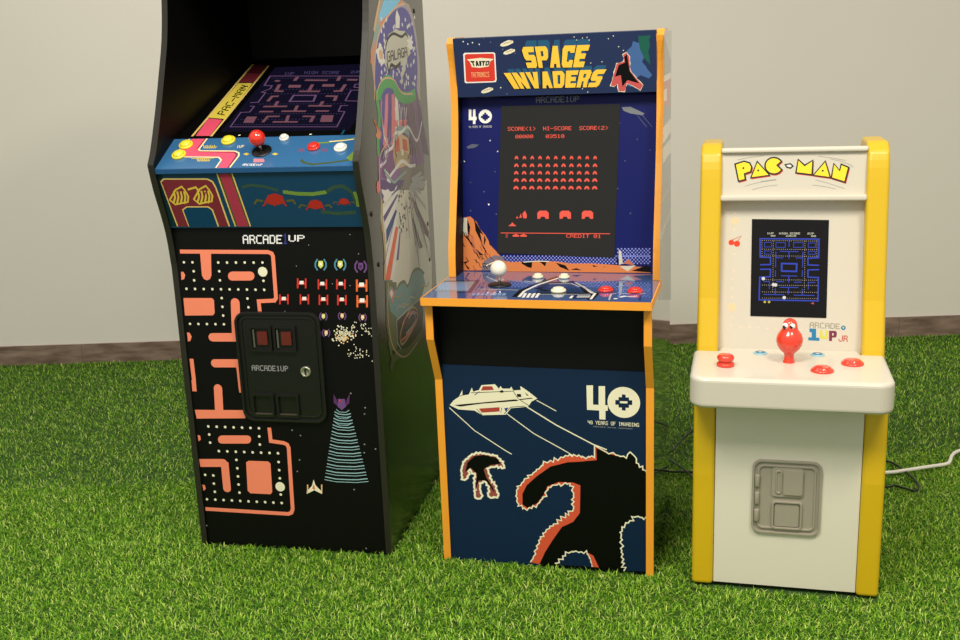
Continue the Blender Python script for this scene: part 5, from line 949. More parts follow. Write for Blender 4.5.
  ('p','lcd',1,[(2136,2246),(2136,2277),(2163,2319),(2209,2319),(2237,2276),(2237,2245),(2206,2245),(2196,2270),(2176,2270),(2166,2246)]),
  ('p','lcd',1,[(2318,2244),(2318,2275),(2346,2318),(2391,2317),(2419,2274),(2419,2243),(2389,2244),(2379,2268),(2359,2268),(2349,2244)]),
  ('p','lcd',1,[(2501,2242),(2501,2273),(2528,2316),(2573,2315),(2601,2272),(2601,2242),(2571,2242),(2561,2266),(2541,2267),(2531,2242)]),
  ('p','lcd',1,[(2682,2241),(2682,2271),(2710,2314),(2754,2313),(2782,2270),(2782,2240),(2752,2240),(2742,2265),(2722,2265),(2712,2240)]),
  ('p','lcd',1,[(2863,2239),(2863,2270),(2890,2312),(2935,2312),(2963,2269),(2963,2238),(2933,2238),(2923,2263),(2903,2263),(2893,2239)]),
  ('p','lcd',1,[(3043,2237),(3043,2268),(3070,2310),(3115,2310),(3142,2267),(3143,2236),(3113,2237),(3103,2261),(3083,2261),(3073,2237)]),
  ('p','lcd',1,[(3223,2236),(3223,2266),(3250,2308),(3294,2308),(3321,2265),(3322,2235),(3292,2235),(3282,2259),(3262,2260),(3253,2235)]),
  ('p','lcd',1,[(1384,2085),(1384,2116),(1418,2160),(1472,2159),(1506,2115),(1506,2084),(1469,2085),(1457,2110),(1433,2110),(1420,2085)]),
  ('p','lcd',1,[(1570,2084),(1570,2115),(1603,2158),(1658,2158),(1691,2114),(1691,2083),(1655,2083),(1643,2108),(1618,2108),(1606,2084)]),
  ('p','lcd',1,[(1755,2082),(1755,2113),(1788,2156),(1843,2156),(1876,2112),(1876,2082),(1840,2082),(1828,2107),(1804,2107),(1791,2082)]),
  ('p','lcd',1,[(1940,2081),(1940,2112),(1973,2155),(2027,2154),(2060,2111),(2060,2080),(2024,2080),(2012,2105),(1988,2105),(1976,2081)]),
  ('p','lcd',1,[(2124,2080),(2124,2110),(2157,2153),(2211,2153),(2244,2110),(2244,2079),(2208,2079),(2196,2104),(2172,2104),(2160,2079)]),
  ('p','lcd',1,[(2307,2078),(2307,2109),(2340,2152),(2393,2151),(2426,2108),(2426,2077),(2390,2078),(2378,2102),(2355,2102),(2343,2078)]),
  ('p','lcd',1,[(2489,2077),(2489,2108),(2522,2150),(2575,2150),(2608,2107),(2608,2076),(2573,2076),(2561,2101),(2537,2101),(2525,2077)]),
  ('p','lcd',1,[(2671,2075),(2671,2106),(2703,2149),(2757,2148),(2790,2105),(2790,2075),(2754,2075),(2742,2099),(2718,2100),(2707,2075)]),
  ('p','lcd',1,[(2852,2074),(2852,2105),(2884,2147),(2937,2147),(2970,2104),(2970,2073),(2935,2073),(2923,2098),(2899,2098),(2888,2074)]),
  ('p','lcd',1,[(3032,2073),(3032,2103),(3064,2146),(3117,2145),(3150,2102),(3150,2072),(3115,2072),(3103,2097),(3079,2097),(3068,2072)]),
  ('p','lcd',1,[(3212,2071),(3212,2102),(3244,2144),(3297,2144),(3329,2101),(3330,2070),(3294,2071),(3282,2095),(3259,2095),(3247,2071)]),
  ('p','lcd',1,[(1380,1911),(1381,1942),(1414,1986),(1469,1985),(1503,1941),(1503,1910),(1466,1911),(1454,1936),(1429,1936),(1417,1911)]),
  ('p','lcd',1,[(1567,1910),(1567,1941),(1600,1984),(1655,1984),(1688,1940),(1688,1909),(1652,1910),(1640,1934),(1615,1935),(1603,1910)]),
  ('p','lcd',1,[(1752,1909),(1752,1940),(1786,1983),(1840,1983),(1873,1939),(1873,1908),(1837,1908),(1825,1933),(1801,1933),(1789,1909)]),
  ('p','lcd',1,[(1937,1908),(1937,1939),(1970,1982),(2024,1982),(2058,1938),(2058,1907),(2021,1907),(2009,1932),(1985,1932),(1973,1908)]),
  ('p','lcd',1,[(2121,1907),(2121,1938),(2154,1981),(2208,1980),(2241,1937),(2241,1906),(2205,1906),(2193,1931),(2169,1931),(2157,1907)]),
  ('p','lcd',1,[(2304,1906),(2304,1937),(2337,1979),(2391,1979),(2424,1936),(2424,1905),(2388,1905),(2376,1930),(2352,1930),(2340,1905)]),
  ('p','lcd',1,[(2487,1905),(2487,1935),(2520,1978),(2573,1978),(2606,1935),(2606,1904),(2571,1904),(2559,1929),(2535,1929),(2523,1904)]),
  ('p','lcd',1,[(2669,1904),(2669,1934),(2701,1977),(2755,1977),(2788,1934),(2788,1903),(2752,1903),(2740,1928),(2716,1928),(2705,1903)]),
  ('p','lcd',1,[(2850,1903),(2850,1933),(2883,1976),(2936,1976),(2968,1932),(2969,1902),(2933,1902),(2921,1927),(2898,1927),(2886,1902)]),
  ('p','lcd',1,[(3031,1901),(3031,1932),(3063,1975),(3116,1974),(3149,1931),(3149,1901),(3113,1901),(3101,1926),(3078,1926),(3066,1901)]),
  ('p','lcd',1,[(3211,1900),(3211,1931),(3243,1973),(3295,1973),(3328,1930),(3328,1900),(3293,1900),(3281,1924),(3258,1925),(3246,1900)]),
  ('p','lcd',1,[(1943,1232),(1943,1369),(1994,1419),(2160,1418),(2210,1369),(2211,1232),(2141,1232),(2109,1282),(2033,1282),(2007,1232)]),
  ('p','lcd',1,[(2464,1232),(2463,1369),(2514,1418),(2677,1418),(2728,1369),(2728,1233),(2659,1233),(2627,1282),(2552,1282),(2527,1232)]),
  ('p','lcd',1,[(2979,1233),(2978,1369),(3028,1418),(3189,1418),(3239,1369),(3240,1233),(3172,1233),(3140,1282),(3066,1282),(3041,1233)]),
  ('p','lcd',1,[(1514,1256),(1553,1356),(1578,1256)]),
  ('p','lcd',1,[(1591,1356),(1656,1419),(1694,1325),(1694,1244),(1610,1244)]),
  ('p','lcd',1,[(1437,1244),(1462,1294),(1501,1244)]),
  ('p','lcd',1,[(1268,1080),(1320,1105),(1339,1143),(1365,1143),(1384,1105),(1436,1081),(1436,1062),(1268,1061)]),
  ('s','lcd',1,17,[(1072,903),(3626,896)],0),
  ('p','lcd',1,[(1357,816),(1357,854),(1409,867),(1435,892),(1461,867),(1513,855),(1512,817)]),
  ('p','lcd',1,[(1538,817),(1538,855),(1590,867),(1616,893),(1641,868),(1693,855),(1693,818)]),
  ('t','lcd',1,'2','b',[(1189,878),(1241,878),(1241,803),(1189,802)]),
  ('t','lcd',1,'CREDIT 01','b',[(2622,885),(3422,877),(3423,796),(2622,804)]),
 ],
 'j_screen': [
  ('t','cream',1,'1UP','b',[(1416,2513),(1557,2514),(1558,2475),(1417,2475)]),
  ('t','cream',1,'HIGH SCORE','b',[(1669,2514),(2100,2515),(2101,2473),(1670,2472)]),
  ('t','cream',1,'2UP','b',[(2247,2512),(2382,2512),(2383,2474),(2248,2473)]),
  ('t','cream',1,'00','b',[(1499,2460),(1588,2460),(1589,2425),(1500,2425)]),
  ('t','cream',1,'23610','b',[(1807,2461),(2017,2461),(2018,2423),(1808,2422)]),
  ('t','cream',1,'00','b',[(2325,2458),(2420,2459),(2421,2421),(2326,2420)]),
  ('s','mazeblue',1,27,[(1290,1818),(1506,1824),(1503,1978),(1286,1984),(1277,2378),(2488,2375),(2490,1979),(2271,1969),(2275,1824),(2501,1818)],0),
  ('s','mazeblue',1,27,[(1292,1721),(1509,1724),(1505,1561),(1289,1551),(1285,1063),(2498,1062),(2493,1559),(2281,1564),(2277,1717),(2503,1727)],0),
  ('s','mazeblue',1,34,[(1736,1849),(2046,1845),(2043,1683),(1740,1688)],1),
  ('s','mazeblue',1,13,[(1369,2301),(1518,2302),(1520,2202),(1371,2201)],1),
  ('s','mazeblue',1,13,[(1607,2295),(1800,2296),(1802,2196),(1609,2195)],1),
  ('s','mazeblue',1,13,[(1969,2296),(2168,2297),(2170,2198),(1972,2197)],1),
  ('s','mazeblue',1,13,[(2271,2290),(2417,2291),(2419,2199),(2273,2198)],1),
  ('s','mazeblue',1,13,[(1373,2116),(1522,2117),(1524,2048),(1375,2047)],1),
  ('s','mazeblue',1,13,[(2275,2114),(2421,2115),(2422,2054),(2276,2053)],1),
  ('s','mazeblue',1,17,[(1879,2361),(1879,2208)],0),
  ('s','mazeblue',1,17,[(1693,2110),(2073,2105)],0),
  ('s','mazeblue',1,17,[(1882,2104),(1882,1950)],0),
  ('s','mazeblue',1,17,[(1611,2110),(1612,1763)],0),
  ('s','mazeblue',1,17,[(2165,2114),(2166,1769)],0),
  ('s','mazeblue',1,17,[(1614,1975),(1763,1969)],0),
  ('s','mazeblue',1,17,[(2161,1972),(2021,1971)],0),
  ('s','mazeblue',1,17,[(1613,1705),(1613,1563)],0),
  ('s','mazeblue',1,17,[(2164,1712),(2163,1570)],0),
  ('s','mazeblue',1,17,[(1727,1587),(2067,1584)],0),
  ('s','mazeblue',1,17,[(1890,1582),(1890,1439)],0),
  ('s','mazeblue',1,17,[(1626,1463),(1793,1457)],0),
  ('s','mazeblue',1,17,[(1997,1452),(2162,1455)],0),
  ('s','mazeblue',1,17,[(1366,1459),(1496,1461),(1493,1299)],0),
  ('s','mazeblue',1,17,[(2283,1456),(2437,1451)],0),
  ('s','mazeblue',1,17,[(2291,1449),(2294,1303)],0),
  ('s','mazeblue',1,17,[(1704,1341),(2092,1339)],0),
  ('s','mazeblue',1,17,[(1889,1336),(1889,1189)],0),
  ('s','mazeblue',1,17,[(1372,1181),(1800,1180)],0),
  ('s','mazeblue',1,17,[(1996,1176),(2425,1175)],0),
  ('s','mazeblue',1,17,[(1615,1316),(1618,1185)],0),
  ('s','mazeblue',1,17,[(2169,1309),(2173,1179)],0),
  ('d','dotc',1,8,[(1323,2340),(1367,2339),(1410,2339),(1454,2339),(1497,2339),(1541,2338),(1584,2338),(1628,2338),(1671,2338),(1714,2337),(1758,2337),(1801,2337),(1844,2337),(1887,2336),(1930,2336),(1974,2336),(2017,2336),(2060,2335),(2103,2335),(2146,2335),(2188,2334),(2231,2334),(2274,2334),(2317,2334),(2360,2333),(2402,2333),(2445,2333),(1327,2154),(1371,2154),(1415,2154),(1458,2154),(1502,2154),(1545,2153),(1589,2153),(1632,2153),(1675,2153),(1719,2153),(1762,2153),(1805,2152),(1849,2152),(1892,2152),(1935,2152),(1978,2152),(2021,2152),(2064,2151),(2107,2151),(2150,2151),(2193,2151),(2236,2151),(2278,2151),(2321,2150),(2364,2150),(2407,2150),(2449,2150),(1331,2011),(1374,2011),(1418,2011),(1461,2011),(1505,2011),(1548,2011),(1592,2011),(1635,2011),(1679,2011),(1722,2011),(1765,2010),(1809,2010),(1852,2010),(1895,2010),(1938,2010),(1981,2010),(2024,2010),(2067,2010),(2110,2010),(2153,2009),(2196,2009),(2239,2009),(2282,2009),(2325,2009),(2367,2009),(2410,2009),(2453,2009),(1342,1498),(1386,1498),(1430,1498),(1473,1498),(1517,1498),(1560,1498),(1604,1498),(1647,1498),(1691,1499),(1734,1499),(1777,1499),(1821,1499),(1864,1499),(1907,1499),(1950,1499),(1993,1500),(2036,1500),(2080,1500),(2123,1500),(2165,1500),(2208,1500),(2251,1500),(2294,1500),(2337,1501),(2380,1501),(2422,1501),(2465,1501),(1345,1382),(1389,1382),(1432,1382),(1476,1382),(1520,1382),(1563,1382),(1607,1383),(1650,1383),(1693,1383),(1737,1383),(1780,1383),(1823,1384),(1867,1384),(1910,1384),(1953,1384),(1996,1384),(2039,1385),(2082,1385),(2125,1385),(2168,1385),(2211,1385),(2254,1385),(2297,1386),(2340,1386),(2382,1386),(2425,1386),(2468,1386),(1348,1235),(1392,1235),(1436,1235),(1479,1235),(1523,1236),(1567,1236),(1610,1236),(1653,1236),(1697,1237),(1740,1237),(1784,1237),(1827,1237),(1870,1238),(1913,1238),(1956,1238),(2000,1238),(2043,1239),(2086,1239),(2129,1239),(2172,1239),(2215,1240),(2258,1240),(2300,1240),(2343,1240),(2386,1241),(2429,1241),(2471,1241),(1351,1103),(1395,1103),(1439,1104),(1482,1104),(1526,1104),(1570,1105),(1613,1105),(1657,1105),(1700,1106),(1743,1106),(1787,1106),(1830,1107),(1873,1107),(1916,1107),(1960,1107),(2003,1108),(2046,1108),(2089,1108),(2132,1109),(2175,1109),(2218,1109),(2261,1110),(2304,1110),(2346,1110),(2389,1111),(2432,1111),(2475,1111),(1554,2321),(1555,2274),(1555,2228),(1556,2181),(1556,2134),(1557,2087),(1557,2040),(1558,1993),(1558,1946),(1558,1899),(1559,1852),(1559,1805),(1560,1759),(1560,1712),(1561,1665),(1561,1618),(1562,1571),(1562,1524),(1562,1477),(1563,1430),(1563,1383),(1564,1336),(1564,1289),(1565,1242),(2204,2324),(2204,2278),(2205,2231),(2205,2185),(2206,2138),(2206,2091),(2207,2045),(2207,1998),(2208,1952),(2208,1905),(2209,1859),(2209,1812),(2210,1765),(2210,1719),(2211,1672),(2211,1626),(2212,1579),(2212,1532),(2213,1486),(2213,1439),(2213,1392),(2214,1346),(2214,1299),(2215,1252),(1316,2340),(1317,2293),(1318,2246),(1319,2199),(1320,2152),(1321,2105),(1322,2058),(1323,2011),(2445,2344),(2446,2298),(2447,2252),(2448,2206),(2449,2159),(2450,2113),(2451,2067),(2453,2020)]),
  ('d','white2',2,38,[(1364,1521),(1576,1393),(1621,1389),(1805,1119)]),
  ('d','goldp',2,27,[(1406,1019),(1495,1021)]),
  ('p','rose2',2,[(2345,1006),(2411,1037),(2419,984)]),
 ],
}


# ------------------------------------------------------------------ structure: floor, wall, skirting
GZ = -.010
m_wall = bpy.data.materials.new('painted_wall'); m_wall.use_nodes = True
nt = m_wall.node_tree; b = nt.nodes['Principled BSDF']; b.inputs['Roughness'].default_value = .75
tc = nt.nodes.new('ShaderNodeTexCoord'); nz = nt.nodes.new('ShaderNodeTexNoise'); nz.inputs['Scale'].default_value = 1.3; nz.inputs['Detail'].default_value = 6
cr = nt.nodes.new('ShaderNodeValToRGB'); cr.color_ramp.elements[0].color = (*lin((236, 231, 219)), 1); cr.color_ramp.elements[1].color = (*lin((243, 238, 227)), 1)
n2 = nt.nodes.new('ShaderNodeTexNoise'); n2.inputs['Scale'].default_value = 9; n2.inputs['Detail'].default_value = 8; bu = nt.nodes.new('ShaderNodeBump'); bu.inputs['Strength'].default_value = .25; bu.inputs['Distance'].default_value = .004
nt.links.new(tc.outputs['Object'], nz.inputs['Vector']); nt.links.new(tc.outputs['Object'], n2.inputs['Vector']); nt.links.new(nz.outputs['Fac'], cr.inputs['Fac']); nt.links.new(cr.outputs['Color'], b.inputs['Base Color']); nt.links.new(n2.outputs['Fac'], bu.inputs['Height']); nt.links.new(bu.outputs['Normal'], b.inputs['Normal'])
WY, WA = 4.002, -.0272
wall = MB().box((-4.5, 0, GZ), (4.5, .12, 3.1), m_wall).build('wall_back'); wall.location = (0, WY, 0); wall.rotation_euler = (0, 0, WA); struct(wall)
m_tile = bpy.data.materials.new('brown_skirting_tile'); m_tile.use_nodes = True
nt = m_tile.node_tree; b = nt.nodes['Principled BSDF']; b.inputs['Roughness'].default_value = .45
tc = nt.nodes.new('ShaderNodeTexCoord'); mp = nt.nodes.new('ShaderNodeMapping'); mp.inputs['Scale'].default_value = (3, 3, 14); nz = nt.nodes.new('ShaderNodeTexNoise'); nz.inputs['Scale'].default_value = 3; nz.inputs['Detail'].default_value = 8
cr = nt.nodes.new('ShaderNodeValToRGB'); cr.color_ramp.elements[0].position = .3; cr.color_ramp.elements[1].position = .72; cr.color_ramp.elements[0].color = (*lin((104, 82, 72)), 1); cr.color_ramp.elements[1].color = (*lin((166, 142, 126)), 1)
nt.links.new(tc.outputs['Object'], mp.inputs['Vector']); nt.links.new(mp.outputs['Vector'], nz.inputs['Vector']); nt.links.new(nz.outputs['Fac'], cr.inputs['Fac']); nt.links.new(cr.outputs['Color'], b.inputs['Base Color'])
mb = MB(); m_grout = mat('grout', (150, 135, 118), .8); mb.box((-4.5, -.008, GZ), (4.5, 0, .066), m_grout)
for k in range(-6, 8):
    x0 = -1.59 + k * .645; mb.box((x0 + .0015, -.0105, GZ), (x0 + .6435, -.0015, .069), m_tile)
bb = mb.build('baseboard_back'); bb.location = (0, WY, 0); bb.rotation_euler = (0, 0, WA); struct(bb)
m_soil = mat('turf_backing', (44, 74, 20), .9)
fl = MB(); fl.box((-4.5, -.5, GZ - .03), (4.5, 4.2, GZ), m_soil); struct(fl.build('floor'))

# artificial turf: curved blades on the backing
POSE = dict(S=(-.10464, 2.23582, -.26290), L=(-.70060, 2.36095, -.20865), J=(.43567, 2.06074, -.25110))
FOOT = dict(S=(0, .483, 0, .416), L=(0, .4814, 0, .554), J=(0, .383, 0, .36))
rg = np.random.default_rng(4)
def scatter(n, x0, x1, y0, y1): return np.stack([rg.uniform(x0, x1, n), rg.uniform(y0, y1, n)], 1)
P = np.concatenate([scatter(520000, -2.4, 2.4, 1.45, 2.75), scatter(260000, -3.0, 3.0, 2.75, 4.08)])
keep = P[:, 1] < WY + P[:, 0] * math.tan(WA) - .012
for k, (X, Y, A) in POSE.items():
    c, s = math.cos(A), math.sin(A); lx = (P[:, 0] - X) * c + (P[:, 1] - Y) * s; ly = -(P[:, 0] - X) * s + (P[:, 1] - Y) * c; f = FOOT[k]
    keep &= ~((lx > f[0] - .002) & (lx < f[1] + .002) & (ly > f[2] - .003) & (ly < f[3] + .002))
P = P[keep]; n = len(P)
ang = rg.uniform(0, 2 * np.pi, n) + .5 * np.sin(P[:, 0] * 23 + 1) * np.cos(P[:, 1] * 19)
L = rg.uniform(.008, .018, n); W = rg.uniform(.0005, .0011, n); lean = rg.uniform(.5, 1.45, n)
dx, dy = np.cos(ang), np.sin(ang); nx, ny = -dy, dx
def at(t, w, k): 
    h = L * t * np.cos(lean * (.35 + .65 * t)); r = L * t * np.sin(lean * (.35 + .65 * t))
    return np.stack([P[:, 0] + dx * r + nx * W * w * k, P[:, 1] + dy * r + ny * W * w * k, GZ + h], 1)
V = np.stack([at(0, 1, -1), at(0, 1, 1), at(.55, .9, -1), at(.55, .9, 1), at(1, .3, 0)], 1).reshape(-1, 3)
base = (np.arange(n) * 5)[:, None]
quads = (base + np.array([0, 1, 3, 2])).astype(np.int32); tris = (base + np.array([2, 3, 4])).astype(np.int32)
loops = np.concatenate([quads.ravel(), tris.ravel()])
me = bpy.data.meshes.new('grass'); me.vertices.add(len(V)); me.vertices.foreach_set('co', V.astype(np.float32).ravel())
me.loops.add(len(loops)); me.loops.foreach_set('vertex_index', loops); me.polygons.add(2 * n)
me.polygons.foreach_set('loop_start', np.concatenate([np.arange(n) * 4, 4 * n + np.arange(n) * 3]).astype(np.int32))
me.update(calc_edges=True)
at_ = me.attributes.new('tint', 'FLOAT', 'POINT'); at_.data.foreach_set('value', np.repeat(rg.uniform(0, 1, n), 5).astype(np.float32))
m_gr = bpy.data.materials.new('artificial_turf'); m_gr.use_nodes = True; nt = m_gr.node_tree; b = nt.nodes['Principled BSDF']
b.inputs['Roughness'].default_value = .5; b.inputs['Specular IOR Level'].default_value = .2
an = nt.nodes.new('ShaderNodeAttribute'); an.attribute_name = 'tint'; cr = nt.nodes.new('ShaderNodeValToRGB'); e = cr.color_ramp.elements
e[0].color = (*lin((44, 96, 8)), 1); e[0].position = 0; e[1].color = (*lin((240, 248, 150)), 1); e[1].position = 1
for p, c in ((.3, (82, 138, 20)), (.65, (136, 190, 44)), (.9, (194, 228, 92))): x = e.new(p); x.color = (*lin(c), 1)
tr = nt.nodes.new('ShaderNodeBsdfTranslucent'); mx = nt.nodes.new('ShaderNodeMixShader'); mx.inputs[0].default_value = .25
nt.links.new(an.outputs['Fac'], cr.inputs['Fac']); nt.links.new(cr.outputs['Color'], b.inputs['Base Color']); nt.links.new(cr.outputs['Color'], tr.inputs['Color'])
nt.links.new(b.outputs[0], mx.inputs[1]); nt.links.new(tr.outputs[0], mx.inputs[2]); nt.links.new(mx.outputs[0], nt.nodes['Material Output'].inputs['Surface'])
me.materials.append(m_gr); gr = bpy.data.objects.new('grass', me); COL.objects.link(gr)
gr['label'] = 'short green artificial turf covering the floor'; gr['category'] = 'grass'; gr['kind'] = 'stuff'

# ------------------------------------------------------------------ shared small parts
BOT = GZ + .001
m_black = mat('black_laminate', (4, 4, 3), .5, spec=.22, bump=(60, .03)); m_blackp = mat('black_plastic', (18, 18, 18), .35); m_chrome = mat('chrome', (200, 200, 200), .18, 1)
def joystick(parent, c, n, ball_h, ball_r, m_ball, tilt=(0, 0), washer=.024, label=None):
    c = Vector(c); n = Vector(n).normalized(); top = Vector((c.x + tilt[0], c.y + tilt[1], c.z + 0)) + n * ball_h
    d = (top - c).normalized()
    w = MB().lathe([(washer, 0), (washer, .0015), (washer * .93, .003), (.006, .0035)], c, m_blackp, 32, n).build('joystick', parent, label)
    MB().lathe([(.0032, 0), (.0032, (top - c).length - ball_r * .7)], c + n * .001, m_chrome, 14, d).build('shaft', w, 'chrome shaft')
    MB().sphere(top, ball_r, m_ball, n=36).build('ball_knob', w)
    return w
def button(parent, c, n, r, m, m_ring, h=.007, label=None, name='push_button'):
    n = Vector(n)
    b = MB().lathe([(r, 0), (r, .003), (r * .93, .0052), (r * .8, .0056), (r * .78, .004)], c, m_ring, 28, n).build(name, parent, label)
    MB().lathe([(r * .74, .002), (r * .74, h), (r * .68, h + .002), (r * .45, h + .0031), (1e-4, h + .0035)], c, m, 28, n).build('plunger', b)
    return b
def side_trim(prof, t, x0, x1, m, parent, label=None):
    """edge banding that follows an open (y,z) profile on the front edge of a side board"""
    out = []
    P = [Vector(p) for p in prof]
    for i, p in enumerate(P):
        a = P[max(i - 1, 0)]; b = P[min(i + 1, len(P) - 1)]; d = (b - a).normalized(); out.append((p.x - d.y * t, p.y + d.x * t))
    mb = MB()
    n = len(P)
    vs = []
    for x in (x0, x1):
        vs += [(x, *p) for p in prof] + [(x, *p) for p in out]
    fs = []
    for i in range(n - 1):
        fs += [(i, i + 1, n + i + 1, n + i), (2 * n + i, 3 * n + i, 3 * n + i + 1, 2 * n + i + 1), (n + i, n + i + 1, 3 * n + i + 1, 3 * n + i), (i, 2 * n + i, 2 * n + i + 1, i + 1)]
    fs += [(0, n, 3 * n, 2 * n), (n - 1, 3 * n - 1, 4 * n - 1, 2 * n - 1)]
    mb.add(vs, fs, m); return mb.build('edge_trim', parent, label)

# ================================================================== left cabinet
X, Y, A = POSE['L']; W = .4814; T = .013
L = thing('arcade_cabinet', 'tall black arcade cabinet with orange maze artwork and a black coin door', 'arcade cabinet', (X, Y, BOT), A)
Lo = bpy.data.objects.new('x', None)
class Off:                                   # parts are written with z from the turf top
    pass
def zfix(root):
    for o in root.children: o.location.z -= BOT
PROF = [(0, BOT)] + smooth([(.002, .45), (.004, .654), (.001, .706), (-.006, .762), (-.022, .816), (-.040, .868), (-.052, .921)]) + smooth([(-.0515, .922), (-.031, .953), (.006, 1.027), (.041, 1.106), (.073, 1.184), (.092, 1.262), (.100, 1.33)]) + [(.098, 1.36), (.05, 1.40), (.04, 1.55)]
m_trimg = mat('grey_edge_banding', (40, 38, 32), .3)
m_lside = mat('glossy_black_side', (16, 16, 15), .25, coat=.5, coat_r=.15)
for k, x0 in enumerate((0, W - T)):
    mb = MB().prism(PROF + [(.554, 1.55), (.554, BOT)], x0, x0 + T, m_black if k == 0 else m_lside)
    if k == 1: decals(mb, frame_x(W), ART['l_side'], rough=.3)
    sp = mb.build('side_panel', L, 'black side panel' if k == 0 else 'black side panel with tall colourful space artwork')
    side_trim(PROF, .0022, x0 - .0004, x0 + T + .0004, m_trimg, L)
    if k == 1:
        for y, z in ((.465, 1.238), (.49, .70), (.49, .604), (.040, .6825), (.012, .80)):
            MB().lathe([(.006, 0), (.006, .001), (.004, .0022), (1e-4, .0024)], (W, y, z), m_blackp, 12, (1, 0, 0)).build('screw', sp, 'black screw head')
xi0, xi1 = T, W - T
mb = MB(); fr = frame((.004, 0), (.004, .75)); mb.plate([(xi0, BOT), (xi1, BOT), (xi1, .774), (xi0, .774)], fr, .012, m_black)
decals(mb, fr, ART['l_front'], rough=.35, clip=(xi0, BOT, xi1, .773)); mb.build('front_panel', L, 'black front panel printed with an orange maze and small pixel ships')
m_bluep = mat('dark_blue_print', (12, 60, 92), .4)
mb = MB(); fr = frame((-.005, .775), (-.041, .900)); mb.plate([(xi0, 0), (xi1, 0), (xi1, fr.L), (xi0, fr.L)], fr, .012, m_bluep)
decals(mb, fr, ART['l_blue'], clip=(xi0, 0, xi1, fr.L - .001)); mb.build('control_front', L, 'blue strip below the controls with maroon stripes')
m_blued = mat('blue_deck_print', (52, 104, 150), .3, coat=.4)
fd = frame((-.047, .912), (.055, .968)); mb = MB(); mb.plate([(xi0, 0), (xi1, 0), (xi1, fd.L), (xi0, fd.L)], fd, .006, m_blued)
m_blueed = mat('blue_deck_edge', (18, 74, 118), .35); mb.prism([(-.0462, .9124), (-.0482, .9108), (-.0475, .901), (-.036, .901), (-.036, .912)], xi0, xi1, m_blueed)
decals(mb, fd, ART['l_deck'], clip=(xi0, 0.0005, xi1, fd.L - .0005)); mb.build('control_deck', L, 'blue sloping control deck with a pink stripe')
m_yb = mat('yellow_button', (236, 222, 60), .3, coat=.5); m_rb = mat('red_button', (225, 52, 38), .28, coat=.6); m_wb = mat('white_button', (235, 235, 225), .3, coat=.5)
for (u, v, r, m, l) in ((.053, .089, .0165, m_yb, 'yellow button'), (.051, .050, .0165, m_yb, 'yellow button'), (.150, .103, .0165, m_yb, 'yellow button'), (.281, .107, .011, m_wb, 'small white button'), (.360, .070, .0145, m_rb, 'red button'), (.423, .064, .0150, m_wb, 'white button')):
    button(L, fd(u, v), fd.n, r, m, m, label=l)
joystick(L, fd(.243, .060), fd.n, .034, .0182, mat('red_ball', (222, 48, 30), .15, coat=.8), (-.003, .004), .0225, 'joystick with a red ball')
fb = frame((.060, .966), (.55, 1.142)); mb = MB(); m_bez = mat('black_bezel', (5, 5, 5), .4, spec=.3)
mb.plate([(xi0, 0), (xi1, 0), (xi1, .515), (xi0, .515)], fb, .006, m_bez)
OUT = [o for o in ART['l_bezel'] if o[1] not in ('lav', 'mauve', 'lavdim')]; SCR = [o for o in ART['l_bezel'] if o[1] in ('lav', 'mauve', 'lavdim')]
decals(mb, fb, OUT, clip=(xi0, 0, xi1, .514)); mb.build('screen_bezel', L, 'black screen surround with a pink and yellow stripe on the left')
mb = MB(); m_lcd = mat('dark_lcd', (6, 6, 12), .25, spec=.3, emis=(14, 12, 30), es=1); mb.plate([(.108, .040), (.418, .030), (.418, .440), (.100, .440)], fb, .0005, m_lcd, .0005)
decals(mb, lambda u, v, o=0: fb(u, v, o + .0005), SCR, glow=.36); mb.build('screen', L, 'lit screen showing a maze in mauve lines')
MB().box((xi0, .535, BOT), (xi1, .554, 1.53), m_black).build('back_panel', L)
MB().box((xi0, .045, 1.53), (xi1, .554, 1.55), m_black).build('top_panel', L)
MB().box((xi0, .055, 1.385), (xi1, .07, 1.53), mat('marquee_blue', (40, 60, 120), .3)).build('marquee', L)
# coin door
cd = MB(); f2 = frame((.004, 0), (.004, .75)); fo = rrect(.143, .318, .349, .581, .026, 6)
cd.plate(fo, lambda u, v, o=0: f2(u, v, o), .0001, m_blackp, .004)
rim = MB()
def ring(mb, fr, o, i, h0, h1, m):
    n = len(o); vs = [fr(u, v, h0) for u, v in o] + [fr(u, v, h1) for u, v in o] + [fr(u, v, h1) for u, v in i] + [fr(u, v, h0) for u, v in i]
    fs = []
    for k in range(n):
        j = (k + 1) % n
        for a in range(3): fs.append((a * n + k, a * n + j, (a + 1) * n + j, (a + 1) * n + k))
    mb.add(vs, fs, m)
cd = MB(); m_door = mat('black_steel', (20, 20, 18), .3, coat=.3)
cd.plate(rrect(.147, .322, .345, .577, .023, 6), f2, .0035, m_door, .0035)
ring(cd, f2, rrect(.143, .318, .349, .581, .027, 6), rrect(.149, .324, .343, .575, .022, 6), 0, .010, m_door)
ring(cd, f2, rrect(.155, .330, .337, .569, .017, 6), rrect(.159, .334, .333, .565, .014, 6), .003, .0065, m_door)
ink('grey')
def t_op(fr, mb, s, quad, m='goldp2', l=1, kind='b', base=0):
    decals(mb, lambda u, v, o=0: fr(u, v, o + base), [('t', m, l, s, kind, [(round(u * 1e4), round(v * 1e4)) for u, v in quad])])
t_op(f2, cd, 'ARCADE1UP', [(.173, .453), (.262, .453), (.262, .440), (.173, .440)], 'grey', base=.0036)
cdo = cd.build('coin_door', L, 'raised black coin door', bevel=.0008, seg=2)
